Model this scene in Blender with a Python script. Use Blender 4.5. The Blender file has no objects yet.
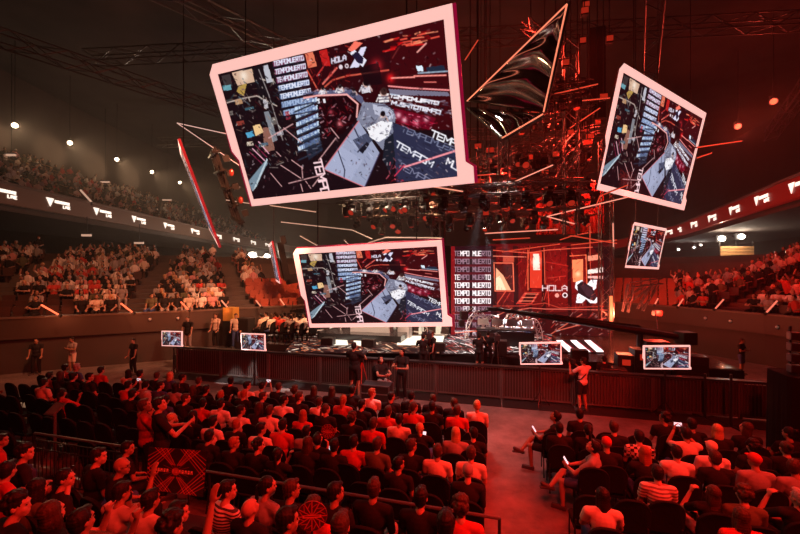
import bpy, bmesh, math, random
import numpy as np
from mathutils import Vector, Matrix, Quaternion

random.seed(7)
rng = np.random.default_rng(7)
scene = bpy.context.scene
COL = scene.collection
R = math.radians
PI = math.pi

# ------------------------------------------------------------------ camera frame of reference
F, CX, HY, EYE = 370.0, 400.0, 273.0, 4.4
YAW = R(14.5)
S_, C_ = math.sin(YAW), math.cos(YAW)


def PY(px, py, Y):
    return Vector(((px - CX) / F * Y, Y, EYE + (HY - py) / F * Y))


def PD(px, py, d):
    a = (px - CX) / F
    return PY(px, py, d / (a * S_ + C_))


def PZ(px, py, z):
    return PY(px, py, F * (EYE - z) / (py - HY))


def loc(s, d, z=0.0):
    return Vector((s * C_ + d * S_, -s * S_ + d * C_, z))


def sd(p):
    return p[0] * C_ - p[1] * S_, p[0] * S_ + p[1] * C_


def proj(p):
    return CX + F * p[0] / p[1], HY - F * (p[2] - EYE) / p[1]


def srgb(r, g, b):
    return tuple(((c / 255) / 12.92 if c / 255 <= 0.04045 else ((c / 255 + 0.055) / 1.055) ** 2.4) for c in (r, g, b))


ORD = ("first second third fourth fifth sixth seventh eighth ninth tenth eleventh twelfth thirteenth fourteenth fifteenth sixteenth "
       "seventeenth eighteenth nineteenth twentieth twenty-first twenty-second twenty-third twenty-fourth twenty-fifth twenty-sixth "
       "twenty-seventh twenty-eighth twenty-ninth thirtieth thirty-first thirty-second thirty-third thirty-fourth thirty-fifth").split()


def ordw(i):
    return ORD[min(i, len(ORD) - 1)]


# ------------------------------------------------------------------ materials
MATS = {}


def mat(name, col=(.5, .5, .5), rough=.6, metal=0.0, emit=None, strength=1.0, noise=0.0, scale=8.0, bump=0.0, sample=True, spec=.5):
    if name in MATS:
        return MATS[name]
    m = bpy.data.materials.new(name)
    m.use_nodes = True
    nt = m.node_tree
    b = nt.nodes['Principled BSDF']
    b.inputs['Base Color'].default_value = (*col, 1)
    b.inputs['Roughness'].default_value = rough
    b.inputs['Metallic'].default_value = metal
    b.inputs['Specular IOR Level'].default_value = spec
    if emit:
        b.inputs['Emission Color'].default_value = (*emit, 1)
        b.inputs['Emission Strength'].default_value = strength
        if not sample:
            m.cycles.emission_sampling = 'NONE'
    if noise or bump:
        tc = nt.nodes.new('ShaderNodeTexCoord')
        n = nt.nodes.new('ShaderNodeTexNoise')
        n.inputs['Scale'].default_value = scale
        n.inputs['Detail'].default_value = 5
        nt.links.new(tc.outputs['Object'], n.inputs['Vector'])
        if noise:
            mx = nt.nodes.new('ShaderNodeMix')
            mx.data_type = 'RGBA'
            mx.inputs['A'].default_value = (*[c * (1 - noise) for c in col], 1)
            mx.inputs['B'].default_value = (*[min(1, c * (1 + noise)) for c in col], 1)
            nt.links.new(n.outputs['Fac'], mx.inputs['Factor'])
            nt.links.new(mx.outputs['Result'], b.inputs['Base Color'])
        if bump:
            bp = nt.nodes.new('ShaderNodeBump')
            bp.inputs['Strength'].default_value = bump
            bp.inputs['Distance'].default_value = .02
            nt.links.new(n.outputs['Fac'], bp.inputs['Height'])
            nt.links.new(bp.outputs['Normal'], b.inputs['Normal'])
    MATS[name] = m
    return m


def pattern_mat(name, c1, c2, kind, scale, axis='Z'):
    """striped or checked cloth"""
    m = bpy.data.materials.new(name)
    m.use_nodes = True
    nt = m.node_tree
    b = nt.nodes['Principled BSDF']
    b.inputs['Roughness'].default_value = .85
    tc = nt.nodes.new('ShaderNodeTexCoord')
    if kind == 'check':
        t = nt.nodes.new('ShaderNodeTexChecker')
        t.inputs['Scale'].default_value = scale
        t.inputs['Color1'].default_value = (*c1, 1)
        t.inputs['Color2'].default_value = (*c2, 1)
        nt.links.new(tc.outputs['Object'], t.inputs['Vector'])
        nt.links.new(t.outputs['Color'], b.inputs['Base Color'])
    else:
        w = nt.nodes.new('ShaderNodeTexWave')
        w.bands_direction = axis
        w.inputs['Scale'].default_value = scale
        nt.links.new(tc.outputs['Object'], w.inputs['Vector'])
        r = nt.nodes.new('ShaderNodeValToRGB')
        r.color_ramp.interpolation = 'CONSTANT'
        r.color_ramp.elements[0].color = (*c1, 1)
        r.color_ramp.elements[1].position = .5
        r.color_ramp.elements[1].color = (*c2, 1)
        nt.links.new(w.outputs['Fac'], r.inputs['Fac'])
        nt.links.new(r.outputs['Color'], b.inputs['Base Color'])
    MATS[name] = m
    return m


BLACK = mat('black_cloth', (.010, .0095, .010), .95, noise=.3, scale=20, bump=.2, spec=.12)
METAL = mat('black_steel', (.045, .042, .042), .42, .7, noise=.25, scale=15)
ALU = mat('truss_aluminium', (.15, .14, .14), .35, .85, noise=.15, scale=10)
STEEL = mat('grey_steel', (.28, .27, .27), .38, .8, noise=.15, scale=12)
PLASTIC = mat('black_plastic', (.02, .02, .021), .45, noise=.2, scale=25)
GLASS = mat('dark_glass', (.02, .02, .025), .08, spec=.8)
FRAME_E = mat('pink_white_led', (.8, .7, .7), .5, emit=srgb(255, 196, 186), strength=1.0)
FRAME_SIDE = mat('magenta_led_side', (.4, .03, .06), .4, emit=srgb(120, 6, 34), strength=.22)
TUBE_PINK = mat('pink_led_tube', (.15, .1, .1), .5, emit=srgb(255, 160, 134), strength=1.0)
TUBE_RED = mat('red_led_tube', (.12, .03, .02), .5, emit=srgb(255, 84, 56), strength=.62)
TUBE_DIM = mat('dim_white_led_tube', (.12, .1, .09), .5, emit=srgb(205, 160, 134), strength=.9)
TUBE_ORANGE = mat('orange_led_tube', (.03, .01, .008), .5, emit=(1.0, .13, .05), strength=2.2)
LOGO_E = mat('warm_white_logo_led', (.9, .85, .8), .5, emit=srgb(255, 240, 222), strength=1.3)
LAMP_WARM = mat('warm_lamp_lens', (1, .9, .8), .3, emit=(1.0, .80, .56), strength=8, sample=False)
LAMP_WHITE = mat('white_lamp_lens', (1, .95, .9), .3, emit=(1.0, .86, .72), strength=14, sample=False)
LAMP_RED = mat('red_lamp_lens', (.2, .03, .02), .3, emit=(1.0, .12, .05), strength=2.2, sample=False)
LAMP_REDDIM = mat('dim_red_lamp_lens', (.25, .03, .02), .3, emit=(1.0, .05, .02), strength=.32, sample=False)


# ------------------------------------------------------------------ object helpers
def link(o, parent=None):
    COL.objects.link(o)
    if parent is not None:
        o.parent = parent
    return o


def tag(o, label=None, cat=None, group=None, kind=None):
    if label:
        o['label'] = label
    if cat:
        o['category'] = cat
    if group:
        o['group'] = group
    if kind:
        o['kind'] = kind
    return o


def empty(name, location=(0, 0, 0), rz=0.0, label=None, cat=None, group=None, size=.1):
    o = bpy.data.objects.new(name, None)
    o.empty_display_size = size
    link(o)
    o.location = location
    o.rotation_euler = (0, 0, rz)
    return tag(o, label, cat, group)


class MB:
    """collects boxes, tubes, prisms; build() links them as one mesh object"""

    def __init__(self):
        self.v, self.f, self.mi = [], [], []
        self.mats = []

    def m(self, material):
        if material is None:
            return 0
        if material not in self.mats:
            self.mats.append(material)
        return self.mats.index(material)

    def add(self, verts, faces, material=None):
        o = len(self.v)
        self.v += [tuple(v) for v in verts]
        k = self.m(material)
        for f in faces:
            self.f.append([i + o for i in f])
            self.mi.append(k)
        return self

    def box(self, c, size, M=None, material=None):
        x, y, z = [q / 2 for q in size]
        vs = [Vector((sx * x, sy * y, sz * z)) for sx in (-1, 1) for sy in (-1, 1) for sz in (-1, 1)]
        c = Vector(c)
        vs = [(M @ v if M is not None else v) + c for v in vs]
        return self.add(vs, [(0, 1, 3, 2), (4, 6, 7, 5), (0, 4, 5, 1), (2, 3, 7, 6), (0, 2, 6, 4), (1, 5, 7, 3)], material)

    def tube(self, p, q, r, n=8, r2=None, material=None, cap=True):
        p, q = Vector(p), Vector(q)
        r2 = r if r2 is None else r2
        d = (q - p)
        if d.length < 1e-6:
            return self
        d.normalize()
        a = d.orthogonal().normalized()
        b = d.cross(a)
        vs = [p + (a * math.cos(2 * PI * i / n) + b * math.sin(2 * PI * i / n)) * r for i in range(n)]
        vs += [q + (a * math.cos(2 * PI * i / n) + b * math.sin(2 * PI * i / n)) * r2 for i in range(n)]
        fs = [(i, (i + 1) % n, n + (i + 1) % n, n + i) for i in range(n)]
        if cap:
            fs += [tuple(range(n - 1, -1, -1)), tuple(range(n, 2 * n))]
        return self.add(vs, fs, material)

    def path(self, pts, r, n=8, material=None):
        for a, b in zip(pts[:-1], pts[1:]):
            self.tube(a, b, r, n, material=material)
        for p in pts[1:-1]:
            self.ball(p, (r, r, r), 6, 4, material=material)
        return self

    def ball(self, c, rad, n=10, m=6, M=None, material=None):
        c = Vector(c)
        vs = [Vector((0, 0, -rad[2]))]
        for j in range(1, m):
            t = -PI / 2 + PI * j / m
            for i in range(n):
                u = 2 * PI * i / n
                vs.append(Vector((rad[0] * math.cos(t) * math.cos(u), rad[1] * math.cos(t) * math.sin(u), rad[2] * math.sin(t))))
        vs.append(Vector((0, 0, rad[2])))
        if M is not None:
            vs = [M @ v for v in vs]
        fs = [(0, 1 + (i + 1) % n, 1 + i) for i in range(n)]
        for j in range(m - 2):
            for i in range(n):
                a = 1 + j * n
                fs.append((a + i, a + (i + 1) % n, a + n + (i + 1) % n, a + n + i))
        L = len(vs) - 1
        a = 1 + (m - 2) * n
        fs += [(a + i, a + (i + 1) % n, L) for i in range(n)]
        return self.add([v + c for v in vs], fs, material)

    def lathe(self, prof, n=16, M=None, material=None):
        """prof: (radius, z) list, closed at both ends"""
        vs = []
        for r, z in prof:
            for i in range(n):
                vs.append(Vector((r * math.cos(2 * PI * i / n), r * math.sin(2 * PI * i / n), z)))
        fs = []
        for j in range(len(prof) - 1):
            for i in range(n):
                fs.append((j * n + i, j * n + (i + 1) % n, (j + 1) * n + (i + 1) % n, (j + 1) * n + i))
        fs.append(tuple(range(n - 1, -1, -1)))
        fs.append(tuple((len(prof) - 1) * n + i for i in range(n)))
        if M is not None:
            vs = [M @ v for v in vs]
        return self.add(vs, fs, material)

    def prism(self, pts, n, material=None):
        """polygon pts (3-D, coplanar) pushed along vector n"""
        n = Vector(n)
        k = len(pts)
        vs = [Vector(p) for p in pts] + [Vector(p) + n for p in pts]
        fs = [tuple(range(k - 1, -1, -1)), tuple(range(k, 2 * k))] + [(i, (i + 1) % k, k + (i + 1) % k, k + i) for i in range(k)]
        return self.add(vs, fs, material)

    def ring(self, outer, inner, n, m_front=None, m_side=None):
        """frame: matched outer/inner loops in the front plane, pushed back along n"""
        n = Vector(n)
        k = len(outer)
        vs = [Vector(p) for p in outer] + [Vector(p) for p in inner] + [Vector(p) + n for p in outer] + [Vector(p) + n for p in inner]
        front = [(i, (i + 1) % k, k + (i + 1) % k, k + i) for i in range(k)]
        back = [(2 * k + i, 3 * k + i, 3 * k + (i + 1) % k, 2 * k + (i + 1) % k) for i in range(k)]
        so = [(i, 2 * k + i, 2 * k + (i + 1) % k, (i + 1) % k) for i in range(k)]
        si = [(k + i, k + (i + 1) % k, 3 * k + (i + 1) % k, 3 * k + i) for i in range(k)]
        self.add(vs, front, m_front)
        o = len(self.v) - len(vs)
        km = self.m(m_side)
        for f in back + so + si:
            self.f.append([i + o for i in f])
            self.mi.append(km)
        return self

    def mesh(self, name, smooth=False):
        me = bpy.data.meshes.new(name)
        me.from_pydata(self.v, [], self.f)
        for m in self.mats:
            me.materials.append(m)
        if len(self.mats) > 1:
            me.polygons.foreach_set('material_index', self.mi)
        me.validate()
        bm = bmesh.new()
        bm.from_mesh(me)
        bmesh.ops.recalc_face_normals(bm, faces=bm.faces)
        bm.to_mesh(me)
        bm.free()
        if smooth:
            me.polygons.foreach_set('use_smooth', [True] * len(me.polygons))
        me.update()
        return me

    def build(self, name, material=None, parent=None, smooth=False, bevel=0.0):
        if material is not None and not self.mats:
            self.mats = [material]
        me = self.mesh(name, smooth)
        o = bpy.data.objects.new(name, me)
        link(o, parent)
        if bevel:
            b = o.modifiers.new('bevel', 'BEVEL')
            b.width = bevel
            b.segments = 2
            b.limit_method = 'ANGLE'
        return o


def mesh_obj(name, me, parent=None, material=None):
    o = bpy.data.objects.new(name, me)
    link(o, parent)
    if material is not None:
        if not me.materials:
            me.materials.append(material)
        o.material_slots[0].link = 'OBJECT'
        o.material_slots[0].material = material
    return o


def copy_tree(o, parent=None):
    c = o.copy()
    COL.objects.link(c)
    if parent is not None:
        c.parent = parent
    for ch in o.children:
        copy_tree(ch, c)
    return c


def look_matrix(d, up=Vector((0, 0, 1))):
    """3x3 whose local Z looks along d"""
    return Vector(d).normalized().to_track_quat('Z', 'Y').to_matrix()


def lamp(kind, name, location, power, color, target=None, parent=None, size=.1, spot=60, blend=.3):
    l = bpy.data.lights.new(name, kind)
    l.energy = power
    l.color = color
    if kind == 'SPOT':
        l.spot_size = R(spot)
        l.spot_blend = blend
        l.shadow_soft_size = size
    elif kind == 'POINT':
        l.shadow_soft_size = size
    elif kind == 'AREA':
        l.size = size
    o = bpy.data.objects.new(name, l)
    link(o)
    o.location = location
    if target is not None:
        o.rotation_euler = (Vector(target) - Vector(location)).to_track_quat('-Z', 'Y').to_euler()
    return o


# ------------------------------------------------------------------ camera, world, haze
cam_d = bpy.data.cameras.new('camera')
cam = bpy.data.objects.new('camera', cam_d)
link(cam)
cam.location = (0, 0, EYE)
cam.rotation_euler = (R(90), 0, 0)
cam_d.sensor_width = 36
cam_d.lens = F / 800 * 36
cam_d.shift_y = (HY - 267) / 800
cam_d.clip_end = 400
cam_d.clip_start = .05
scene.camera = cam
vs_ = scene.view_settings
scene.display_settings.display_device = 'sRGB'
vs_.view_transform = 'Standard'
vs_.look = 'None'
vs_.gamma = 1
vs_.use_curve_mapping = False
vs_.exposure = 0.0
scene.cycles.use_denoising = True
scene.cycles.max_bounces = 5
scene.cycles.diffuse_bounces = 2
scene.cycles.glossy_bounces = 3
scene.cycles.volume_bounces = 0
scene.cycles.sample_clamp_indirect = 4
scene.cycles.caustics_reflective = False
scene.cycles.caustics_refractive = False
w = bpy.data.worlds.new('arena_air')
scene.world = w
w.use_nodes = True
nt = w.node_tree
nt.nodes['Background'].inputs['Color'].default_value = (.0, .0, .0, 1)
vsn = nt.nodes.new('ShaderNodeVolumeScatter')
vsn.inputs['Color'].default_value = (1, .97, .94, 1)
vsn.inputs['Density'].default_value = .0027
vsn.inputs['Anisotropy'].default_value = .35
# the haze hangs round the stage, the roof lamps and the far stands; the floor audience sits in clearer air
geo = nt.nodes.new('ShaderNodeNewGeometry')
sep = nt.nodes.new('ShaderNodeSeparateXYZ')
mr = nt.nodes.new('ShaderNodeMapRange')
mr.interpolation_type = 'SMOOTHSTEP'
mr.inputs['From Min'].default_value = 11
mr.inputs['From Max'].default_value = 24
mr.inputs['To Min'].default_value = .00035
mr.inputs['To Max'].default_value = .0027
nt.links.new(geo.outputs['Position'], sep.inputs['Vector'])
nt.links.new(sep.outputs['Y'], mr.inputs['Value'])
nt.links.new(mr.outputs['Result'], vsn.inputs['Density'])
w.cycles.volume_step_size = 3.0
nt.links.new(vsn.outputs['Volume'], nt.nodes['World Output'].inputs['Volume'])

# ------------------------------------------------------------------ pictures shown by the LED screens (drawn cell by cell)
GLY = {
    'T': [[(0, 1), (1, 1)], [(.5, 1), (.5, 0)]], 'E': [[(1, 1), (0, 1), (0, 0), (1, 0)], [(0, .5), (.8, .5)]],
    'M': [[(0, 0), (0, 1), (.5, .4), (1, 1), (1, 0)]], 'P': [[(0, 0), (0, 1), (1, 1), (1, .5), (0, .5)]],
    'O': [[(0, 0), (0, 1), (1, 1), (1, 0), (0, 0)]], 'U': [[(0, 1), (0, 0), (1, 0), (1, 1)]],
    'R': [[(0, 0), (0, 1), (1, 1), (1, .5), (0, .5)], [(.4, .5), (1, 0)]], 'H': [[(0, 0), (0, 1)], [(1, 0), (1, 1)], [(0, .5), (1, .5)]],
    'L': [[(0, 1), (0, 0), (1, 0)]], 'A': [[(0, 0), (0, .7), (.5, 1), (1, .7), (1, 0)], [(0, .4), (1, .4)]],
    'I': [[(.5, 0), (.5, 1)]], 'V': [[(0, 1), (.5, 0), (1, 1)]],
}


def homography(src, dst):
    A, B = [], []
    for (u, v), (x, y) in zip(src, dst):
        A.append([u, v, 1, 0, 0, 0, -u * x, -v * x]); B.append(x)
        A.append([0, 0, 0, u, v, 1, -u * y, -v * y]); B.append(y)
    return np.append(np.linalg.solve(np.array(A, float), np.array(B, float)), 1).reshape(3, 3)


class Raster:
    def __init__(self, w, h, quad, bg):
        """quad: the four corners (TL, TR, BR, BL) in the frame the drawing calls use"""
        self.w, self.h = w, h
        self.a = np.zeros((h, w, 3)) + np.array(bg, float)
        self.H = homography(quad, [(0, 0), (w - 1, 0), (w - 1, h - 1), (0, h - 1)])
        self.X, self.Y = np.meshgrid(np.arange(w), np.arange(h))

    def t(self, p):
        q = self.H @ np.array([p[0], p[1], 1.0])
        return q[:2] / q[2]

    def blend(self, mask, col, al=1.0):
        k = (np.clip(mask, 0, 1) * al)[..., None]
        self.a = self.a * (1 - k) + np.array(col, float) * k

    def poly(self, pts, col, al=1.0):
        P = [self.t(p) for p in pts]
        ins = np.zeros((self.h, self.w), bool)
        for (x0, y0), (x1, y1) in zip(P, P[1:] + P[:1]):
            c = ((y0 > self.Y) != (y1 > self.Y))
            with np.errstate(divide='ignore', invalid='ignore'):
                xi = (x1 - x0) * (self.Y - y0) / (y1 - y0 + 1e-12) + x0
            ins ^= c & (self.X < xi)
        self.blend(ins.astype(float), col, al)

    def seg(self, p, q, wd, col, al=1.0):
        wd = wd * self.w / 320 if self.w == 400 else wd
        p, q = self.t(p), self.t(q)
        d = q - p
        L = max(d @ d, 1e-9)
        u = np.clip(((self.X - p[0]) * d[0] + (self.Y - p[1]) * d[1]) / L, 0, 1)
        dist = np.hypot(self.X - p[0] - u * d[0], self.Y - p[1] - u * d[1])
        self.blend(wd / 2 + .5 - dist, col, al)

    def line(self, pts, wd, col, al=1.0):
        for a, b in zip(pts[:-1], pts[1:]):
            self.seg(a, b, wd, col, al)

    def disc(self, c, r, col, al=1.0, soft=1.0):
        r = r * self.w / 320 if self.w == 400 else r
        c = self.t(c)
        self.blend((r - np.hypot(self.X - c[0], self.Y - c[1])) / soft + .5, col, al)

    def glow(self, c, r, col, al=.7):
        r = r * self.w / 320 if self.w == 400 else r
        c = self.t(c)
        self.blend(np.exp(-((self.X - c[0]) ** 2 + (self.Y - c[1]) ** 2) / (r * r)), col, al)

    def text(self, s, o, ex, ey, wd, col, al=1.0, gap=.35):
        """o: lower left of the first letter, ex: one letter width, ey: letter height"""
        o, ex, ey = np.array(o, float), np.array(ex, float), np.array(ey, float)
        for i, ch in enumerate(s):
            if ch == ' ':
                continue
            b = o + ex * i * (1 + gap)
            for st in GLY[ch]:
                self.line([b + ex * x + ey * y for x, y in st], wd, col, al)

    def specks(self, quad, n, cols, smax=3.0, al=.8, ang=None):
        q = [np.array(p, float) for p in quad]
        for _ in range(n):
            u, v = rng.random(2)
            p = (q[0] * (1 - u) + q[1] * u) * (1 - v) + (q[3] * (1 - u) + q[2] * u) * v
            a = (ang if ang is not None else rng.uniform(0, 6.28)) + rng.normal(0, .25)
            l = rng.uniform(.5, smax)
            self.seg(p, p + np.array([math.cos(a), math.sin(a)]) * l, rng.uniform(.4, 1.8), cols[rng.integers(len(cols))], al * rng.uniform(.4, 1))

    def linear(self):
        c = np.clip(self.a, 0, 255) / 255
        return np.where(c <= .04045, c / 12.92, ((c + .055) / 1.055) ** 2.4)

    def mesh(self, name, P, m):
        """P: 3-D corners TL, TR, BR, BL"""
        P = [np.array(p, float) for p in P]
        u = (self.X / (self.w - 1))[..., None]
        v = (self.Y / (self.h - 1))[..., None]
        V = (P[0] * (1 - u) + P[1] * u) * (1 - v) + (P[3] * (1 - u) + P[2] * u) * v
        idx = np.arange(self.w * self.h).reshape(self.h, self.w)
        Fc = np.stack([idx[:-1, :-1], idx[1:, :-1], idx[1:, 1:], idx[:-1, 1:]], -1).reshape(-1, 4)
        me = bpy.data.meshes.new(name)
        me.vertices.add(len(idx.ravel()))
        me.vertices.foreach_set('co', V.reshape(-1))
        me.loops.add(Fc.size)
        me.loops.foreach_set('vertex_index', Fc.ravel().astype(np.int32))
        me.polygons.add(len(Fc))
        me.polygons.foreach_set('loop_start', np.arange(0, Fc.size, 4, dtype=np.int32))
        me.update(calc_edges=True)
        ca = me.color_attributes.new('picture', 'FLOAT_COLOR', 'POINT')
        rgba = np.ones((self.h, self.w, 4), np.float32)
        rgba[..., :3] = self.linear()
        ca.data.foreach_set('color', rgba.ravel())
        me.materials.append(m)
        return me


def picture_mat(name, strength):
    m = bpy.data.materials.new(name)
    m.use_nodes = True
    nt = m.node_tree
    b = nt.nodes['Principled BSDF']
    b.inputs['Base Color'].default_value = (.01, .01, .01, 1)
    b.inputs['Roughness'].default_value = .6
    b.inputs['Specular IOR Level'].default_value = .05
    at = nt.nodes.new('ShaderNodeAttribute')
    at.attribute_name = 'picture'
    nt.links.new(at.outputs['Color'], b.inputs['Emission Color'])
    b.inputs['Emission Strength'].default_value = strength
    m.cycles.emission_sampling = 'NONE'
    return m


PICTURE = picture_mat('screen_picture', 1.0)
WALLPIC = picture_mat('led_wall_picture', 1.35)
FLOORPIC = picture_mat('led_floor_picture', 2.4)

# the live feed that every hanging screen and monitor shows: the stage from above (coordinates of the large screen)
FQ = [(217.7, 74.7), (444, 19), (457.6, 176.5), (253.4, 198.6)]
fd = Raster(400, 222, FQ, (26, 12, 18))
fd.poly([(385, 25), (450, 15), (462, 130), (392, 130)], (62, 8, 14))
fd.poly([(300, 45), (390, 25), (390, 120), (300, 120)], (48, 8, 14))
LEFTQ = [(220, 75), (300, 56), (312, 150), (250, 185)]
fd.specks(LEFTQ, 260, [(12, 8, 12), (70, 52, 44), (120, 96, 80), (40, 60, 66), (150, 138, 130), (90, 20, 24), (16, 12, 16), (30, 22, 26)], 9, .9)
fd.poly([(231, 73), (251, 69), (254, 82), (237, 86)], (214, 176, 150))
fd.glow((243, 76), 6, (255, 240, 225), .8)
fd.poly([(238, 86), (246, 84), (243, 96), (236, 92)], (220, 180, 90), .8)
fd.poly([(221, 76), (229, 74), (232, 86), (224, 88)], (60, 50, 52))
fd.poly([(222, 86), (230, 85), (231, 90), (223, 91)], (120, 190, 205), .8)
fd.poly([(262, 66), (267, 65), (272, 82), (266, 83)], (190, 190, 200))
fd.poly([(252, 68), (260, 66), (268, 96), (258, 98)], (24, 18, 24), .8)
fd.line([(226, 103), (240, 99), (256, 96), (276, 106)], 1.6, (190, 170, 160))
fd.line([(258, 70), (268, 95), (282, 140)], 1.6, (140, 130, 130))
fd.poly([(252, 126), (259, 124), (263, 132), (255, 136)], (238, 196, 140))
fd.poly([(245, 133), (252, 131), (254, 136), (247, 138)], (80, 160, 200))
fd.poly([(262, 128), (270, 127), (274, 150), (264, 152)], (190, 130, 110), .7)
fd.poly([(263, 112), (268, 111), (277, 140), (272, 142)], (170, 180, 190), .7)
for k in range(4):
    fd.seg((249 + k * 3, 152 - k * 3.4), (262 + k * 2.0, 164 - k * 3.6), 1.8, (235, 170, 190) if k % 2 else (120, 30, 60))
fd.poly([(252, 191), (247, 182), (266, 159), (267, 163)], (120, 140, 156))
fd.poly([(252, 191), (256, 186), (267, 160), (266, 158)], (190, 205, 215))
# columns of lettering
for k in range(7):
    y = 60 + k * 8.2
    x = 272 + k * 1.7
    c = (232, 236, 255) if k < 5 else (170, 190, 225)
    fd.poly([(x, y + 1.5), (x + 31, y - 5.0), (x + 31.6, y + .4), (x + .6, y + 7)], (120, 150, 200) if k > 2 else (150, 70, 110), .75)
    fd.text('TEMPOMUERTO', (x + 1, y + 6), (2.1, -.42), (-.2, -4.2), 1.15, c, 1, .32)
# red set, HOLA, emblem
fd.poly([(304, 54), (312, 52), (316, 66), (307, 68)], (230, 120, 90))
fd.poly([(318, 51), (326, 49), (330, 66), (322, 66)], (190, 30, 30))
fd.line([(306, 70), (318, 92), (332, 80), (346, 76), (388, 70)], 1.8, (215, 90, 70))
fd.line([(322, 84), (336, 68)], 2.2, (235, 110, 100))
fd.line([(316, 76), (326, 62)], 1.6, (200, 50, 50))
fd.poly([(347, 50), (354, 41), (362, 43), (352, 52)], (255, 120, 100))
fd.specks([(302, 52), (350, 42), (352, 96), (306, 100)], 90, [(160, 20, 24), (90, 8, 14), (220, 60, 50), (24, 8, 12)], 6, .8)
fd.text('HOLA', (331, 63.5), (2.8, -.75), (-.2, -4.6), 1.5, (225, 220, 240))
fd.disc((340, 67), 2.6, (235, 215, 225)); fd.disc((346, 66), 2.6, (235, 215, 225)); fd.disc((346, 66), 1.2, (40, 10, 16))
fd.poly([(349, 53), (354, 50), (366, 60), (362, 67)], (238, 235, 250))
fd.poly([(349, 68), (360, 48), (366, 46), (358, 67)], (225, 220, 245))
fd.poly([(351, 55), (356, 51), (363, 58), (362, 64), (357, 63)], (34, 26, 52))
# dark octagon of the pit with its pink edge
fd.poly([(316, 100), (347, 95), (358, 106), (357, 118), (342, 134), (326, 136), (316, 118)], (30, 5, 10))
fd.specks([(316, 100), (354, 97), (350, 124), (322, 140)], 150, [(170, 18, 32), (100, 10, 20), (14, 3, 7), (230, 110, 130), (60, 8, 14), (200, 150, 160), (10, 3, 6)], 5, .85)
fd.poly([(300, 94), (318, 91), (350, 89.5), (362, 97), (364, 106), (356, 100), (345, 94), (318, 95)], (92, 92, 122))
fd.specks([(302, 91), (350, 87), (352, 93), (304, 96)], 40, [(30, 26, 40), (190, 190, 215), (60, 60, 84)], 4, .8, 0)
fd.line([(303, 98), (318, 95.5), (346, 94.5), (357, 104), (356, 117)], 2.2, (250, 176, 172))
for x in (306, 311, 316, 322): fd.poly([(x, 99), (x + 2.4, 98.6), (x + 3, 103), (x + .6, 103.4)], (236, 232, 240))
fd.glow((339, 124), 4, (255, 120, 130), .8); fd.glow((330, 112), 3, (255, 90, 110), .6)
for k in range(7):
    y = 106 + k * 8
    x = 294 + k * .6
    if k < 6:
        fd.poly([(x, y + 1), (x + 22, y - 9), (x + 22, y - 4), (x + 1, y + 6)], (205, 226, 250), .95)
    fd.seg((x, y + 6), (x + 23, y - 4), 2.2, (40, 44, 60))
fd.poly([(302, 140), (318, 132), (322, 150), (308, 160)], (40, 50, 70), .7)
fd.specks([(296, 100), (318, 90), (322, 150), (304, 160)], 40, [(30, 30, 45), (230, 240, 255), (90, 110, 140)], 5, .7, -.4)
for k in range(6):
    y = 106 + k * 8
    fd.text('TEMPO', (296 + k * .6, y + 3.4), (3.0, -1.3), (-.3, -3.4), 1.2, (90, 110, 160), .8, .25)
for x, y, w_, h_, c in ((234, 100, 7, 5, (196, 150, 110)), (226, 112, 6, 4, (120, 110, 104)), (244, 108, 9, 3, (60, 96, 110)), (262, 100, 4, 9, (210, 206, 214)), (236, 122, 7, 4, (150, 60, 50)), (270, 118, 5, 7, (110, 100, 96)), (246, 142, 6, 4, (210, 190, 170)), (258, 144, 9, 3, (84, 110, 130)), (276, 132, 6, 4, (190, 186, 196)), (284, 112, 4, 8, (150, 40, 60))):
    fd.poly([(x, y), (x + w_, y - w_ * .2), (x + w_ + h_ * .2, y + h_ - w_ * .2), (x + h_ * .2, y + h_)], c, .9)
    fd.specks([(x, y), (x + w_, y), (x + w_, y + h_), (x, y + h_)], 6, [(20, 14, 18), (250, 240, 230)], 2.5, .8)
# pale apron and the people round it
fd.poly([(362, 102), (384, 104), (396, 112), (392, 136), (382, 150), (366, 130), (356, 120)], (128, 130, 152))
fd.poly([(372, 104), (394, 110), (392, 120), (374, 114)], (190, 192, 212))
fd.specks([(358, 104), (394, 108), (388, 140), (364, 128)], 90, [(50, 50, 70), (235, 235, 245), (100, 104, 130), (24, 20, 30), (180, 184, 210)], 5, .85)
def folk(x, y, h, shirt, hair=(24, 14, 18)):
    fd.poly([(x - h * .30, y + h * .1), (x + h * .28, y + h * .02), (x + h * .34, y + h * .55), (x - h * .26, y + h * .62)], shirt)
    fd.disc((x, y), h * .21 * 1.3, (206, 168, 160)); fd.disc((x + h * .02, y - h * .10), h * .20 * 1.3, hair)
    fd.seg((x - h * .28, y + h * .2), (x - h * .42, y + h * .5), 1.6, shirt); fd.seg((x + h * .28, y + h * .15), (x + h * .42, y + h * .46), 1.6, (206, 168, 160))
    fd.specks([(x - h * .25, y + h * .1), (x + h * .25, y + h * .05), (x + h * .3, y + h * .5), (x - h * .2, y + h * .55)], 8, [(60, 56, 74), (255, 252, 255), (150, 144, 160)], 2.4, .8)
folk(322, 89, 9, (228, 220, 228)); folk(339, 87, 10, (236, 228, 232)); folk(353, 91, 8, (40, 40, 60)); folk(365, 84, 15, (220, 214, 224)); folk(383, 93, 17, (246, 240, 240), (60, 36, 34))
for k in range(4): fd.seg((377, 97 + k * 3), (390, 96 + k * 3), 1.0, (70, 60, 80))
folk(382, 115, 13, (150, 146, 160), (20, 12, 18))
fd.poly([(366, 128), (380, 121), (392, 122), (388, 136), (378, 142), (370, 138)], (246, 244, 250)); fd.line([(370, 136), (362, 141)], 2.6, (236, 230, 236))
fd.specks([(366, 126), (392, 120), (390, 138), (372, 140)], 26, [(120, 116, 140), (255, 255, 255), (60, 56, 76)], 3, .8)
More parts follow.
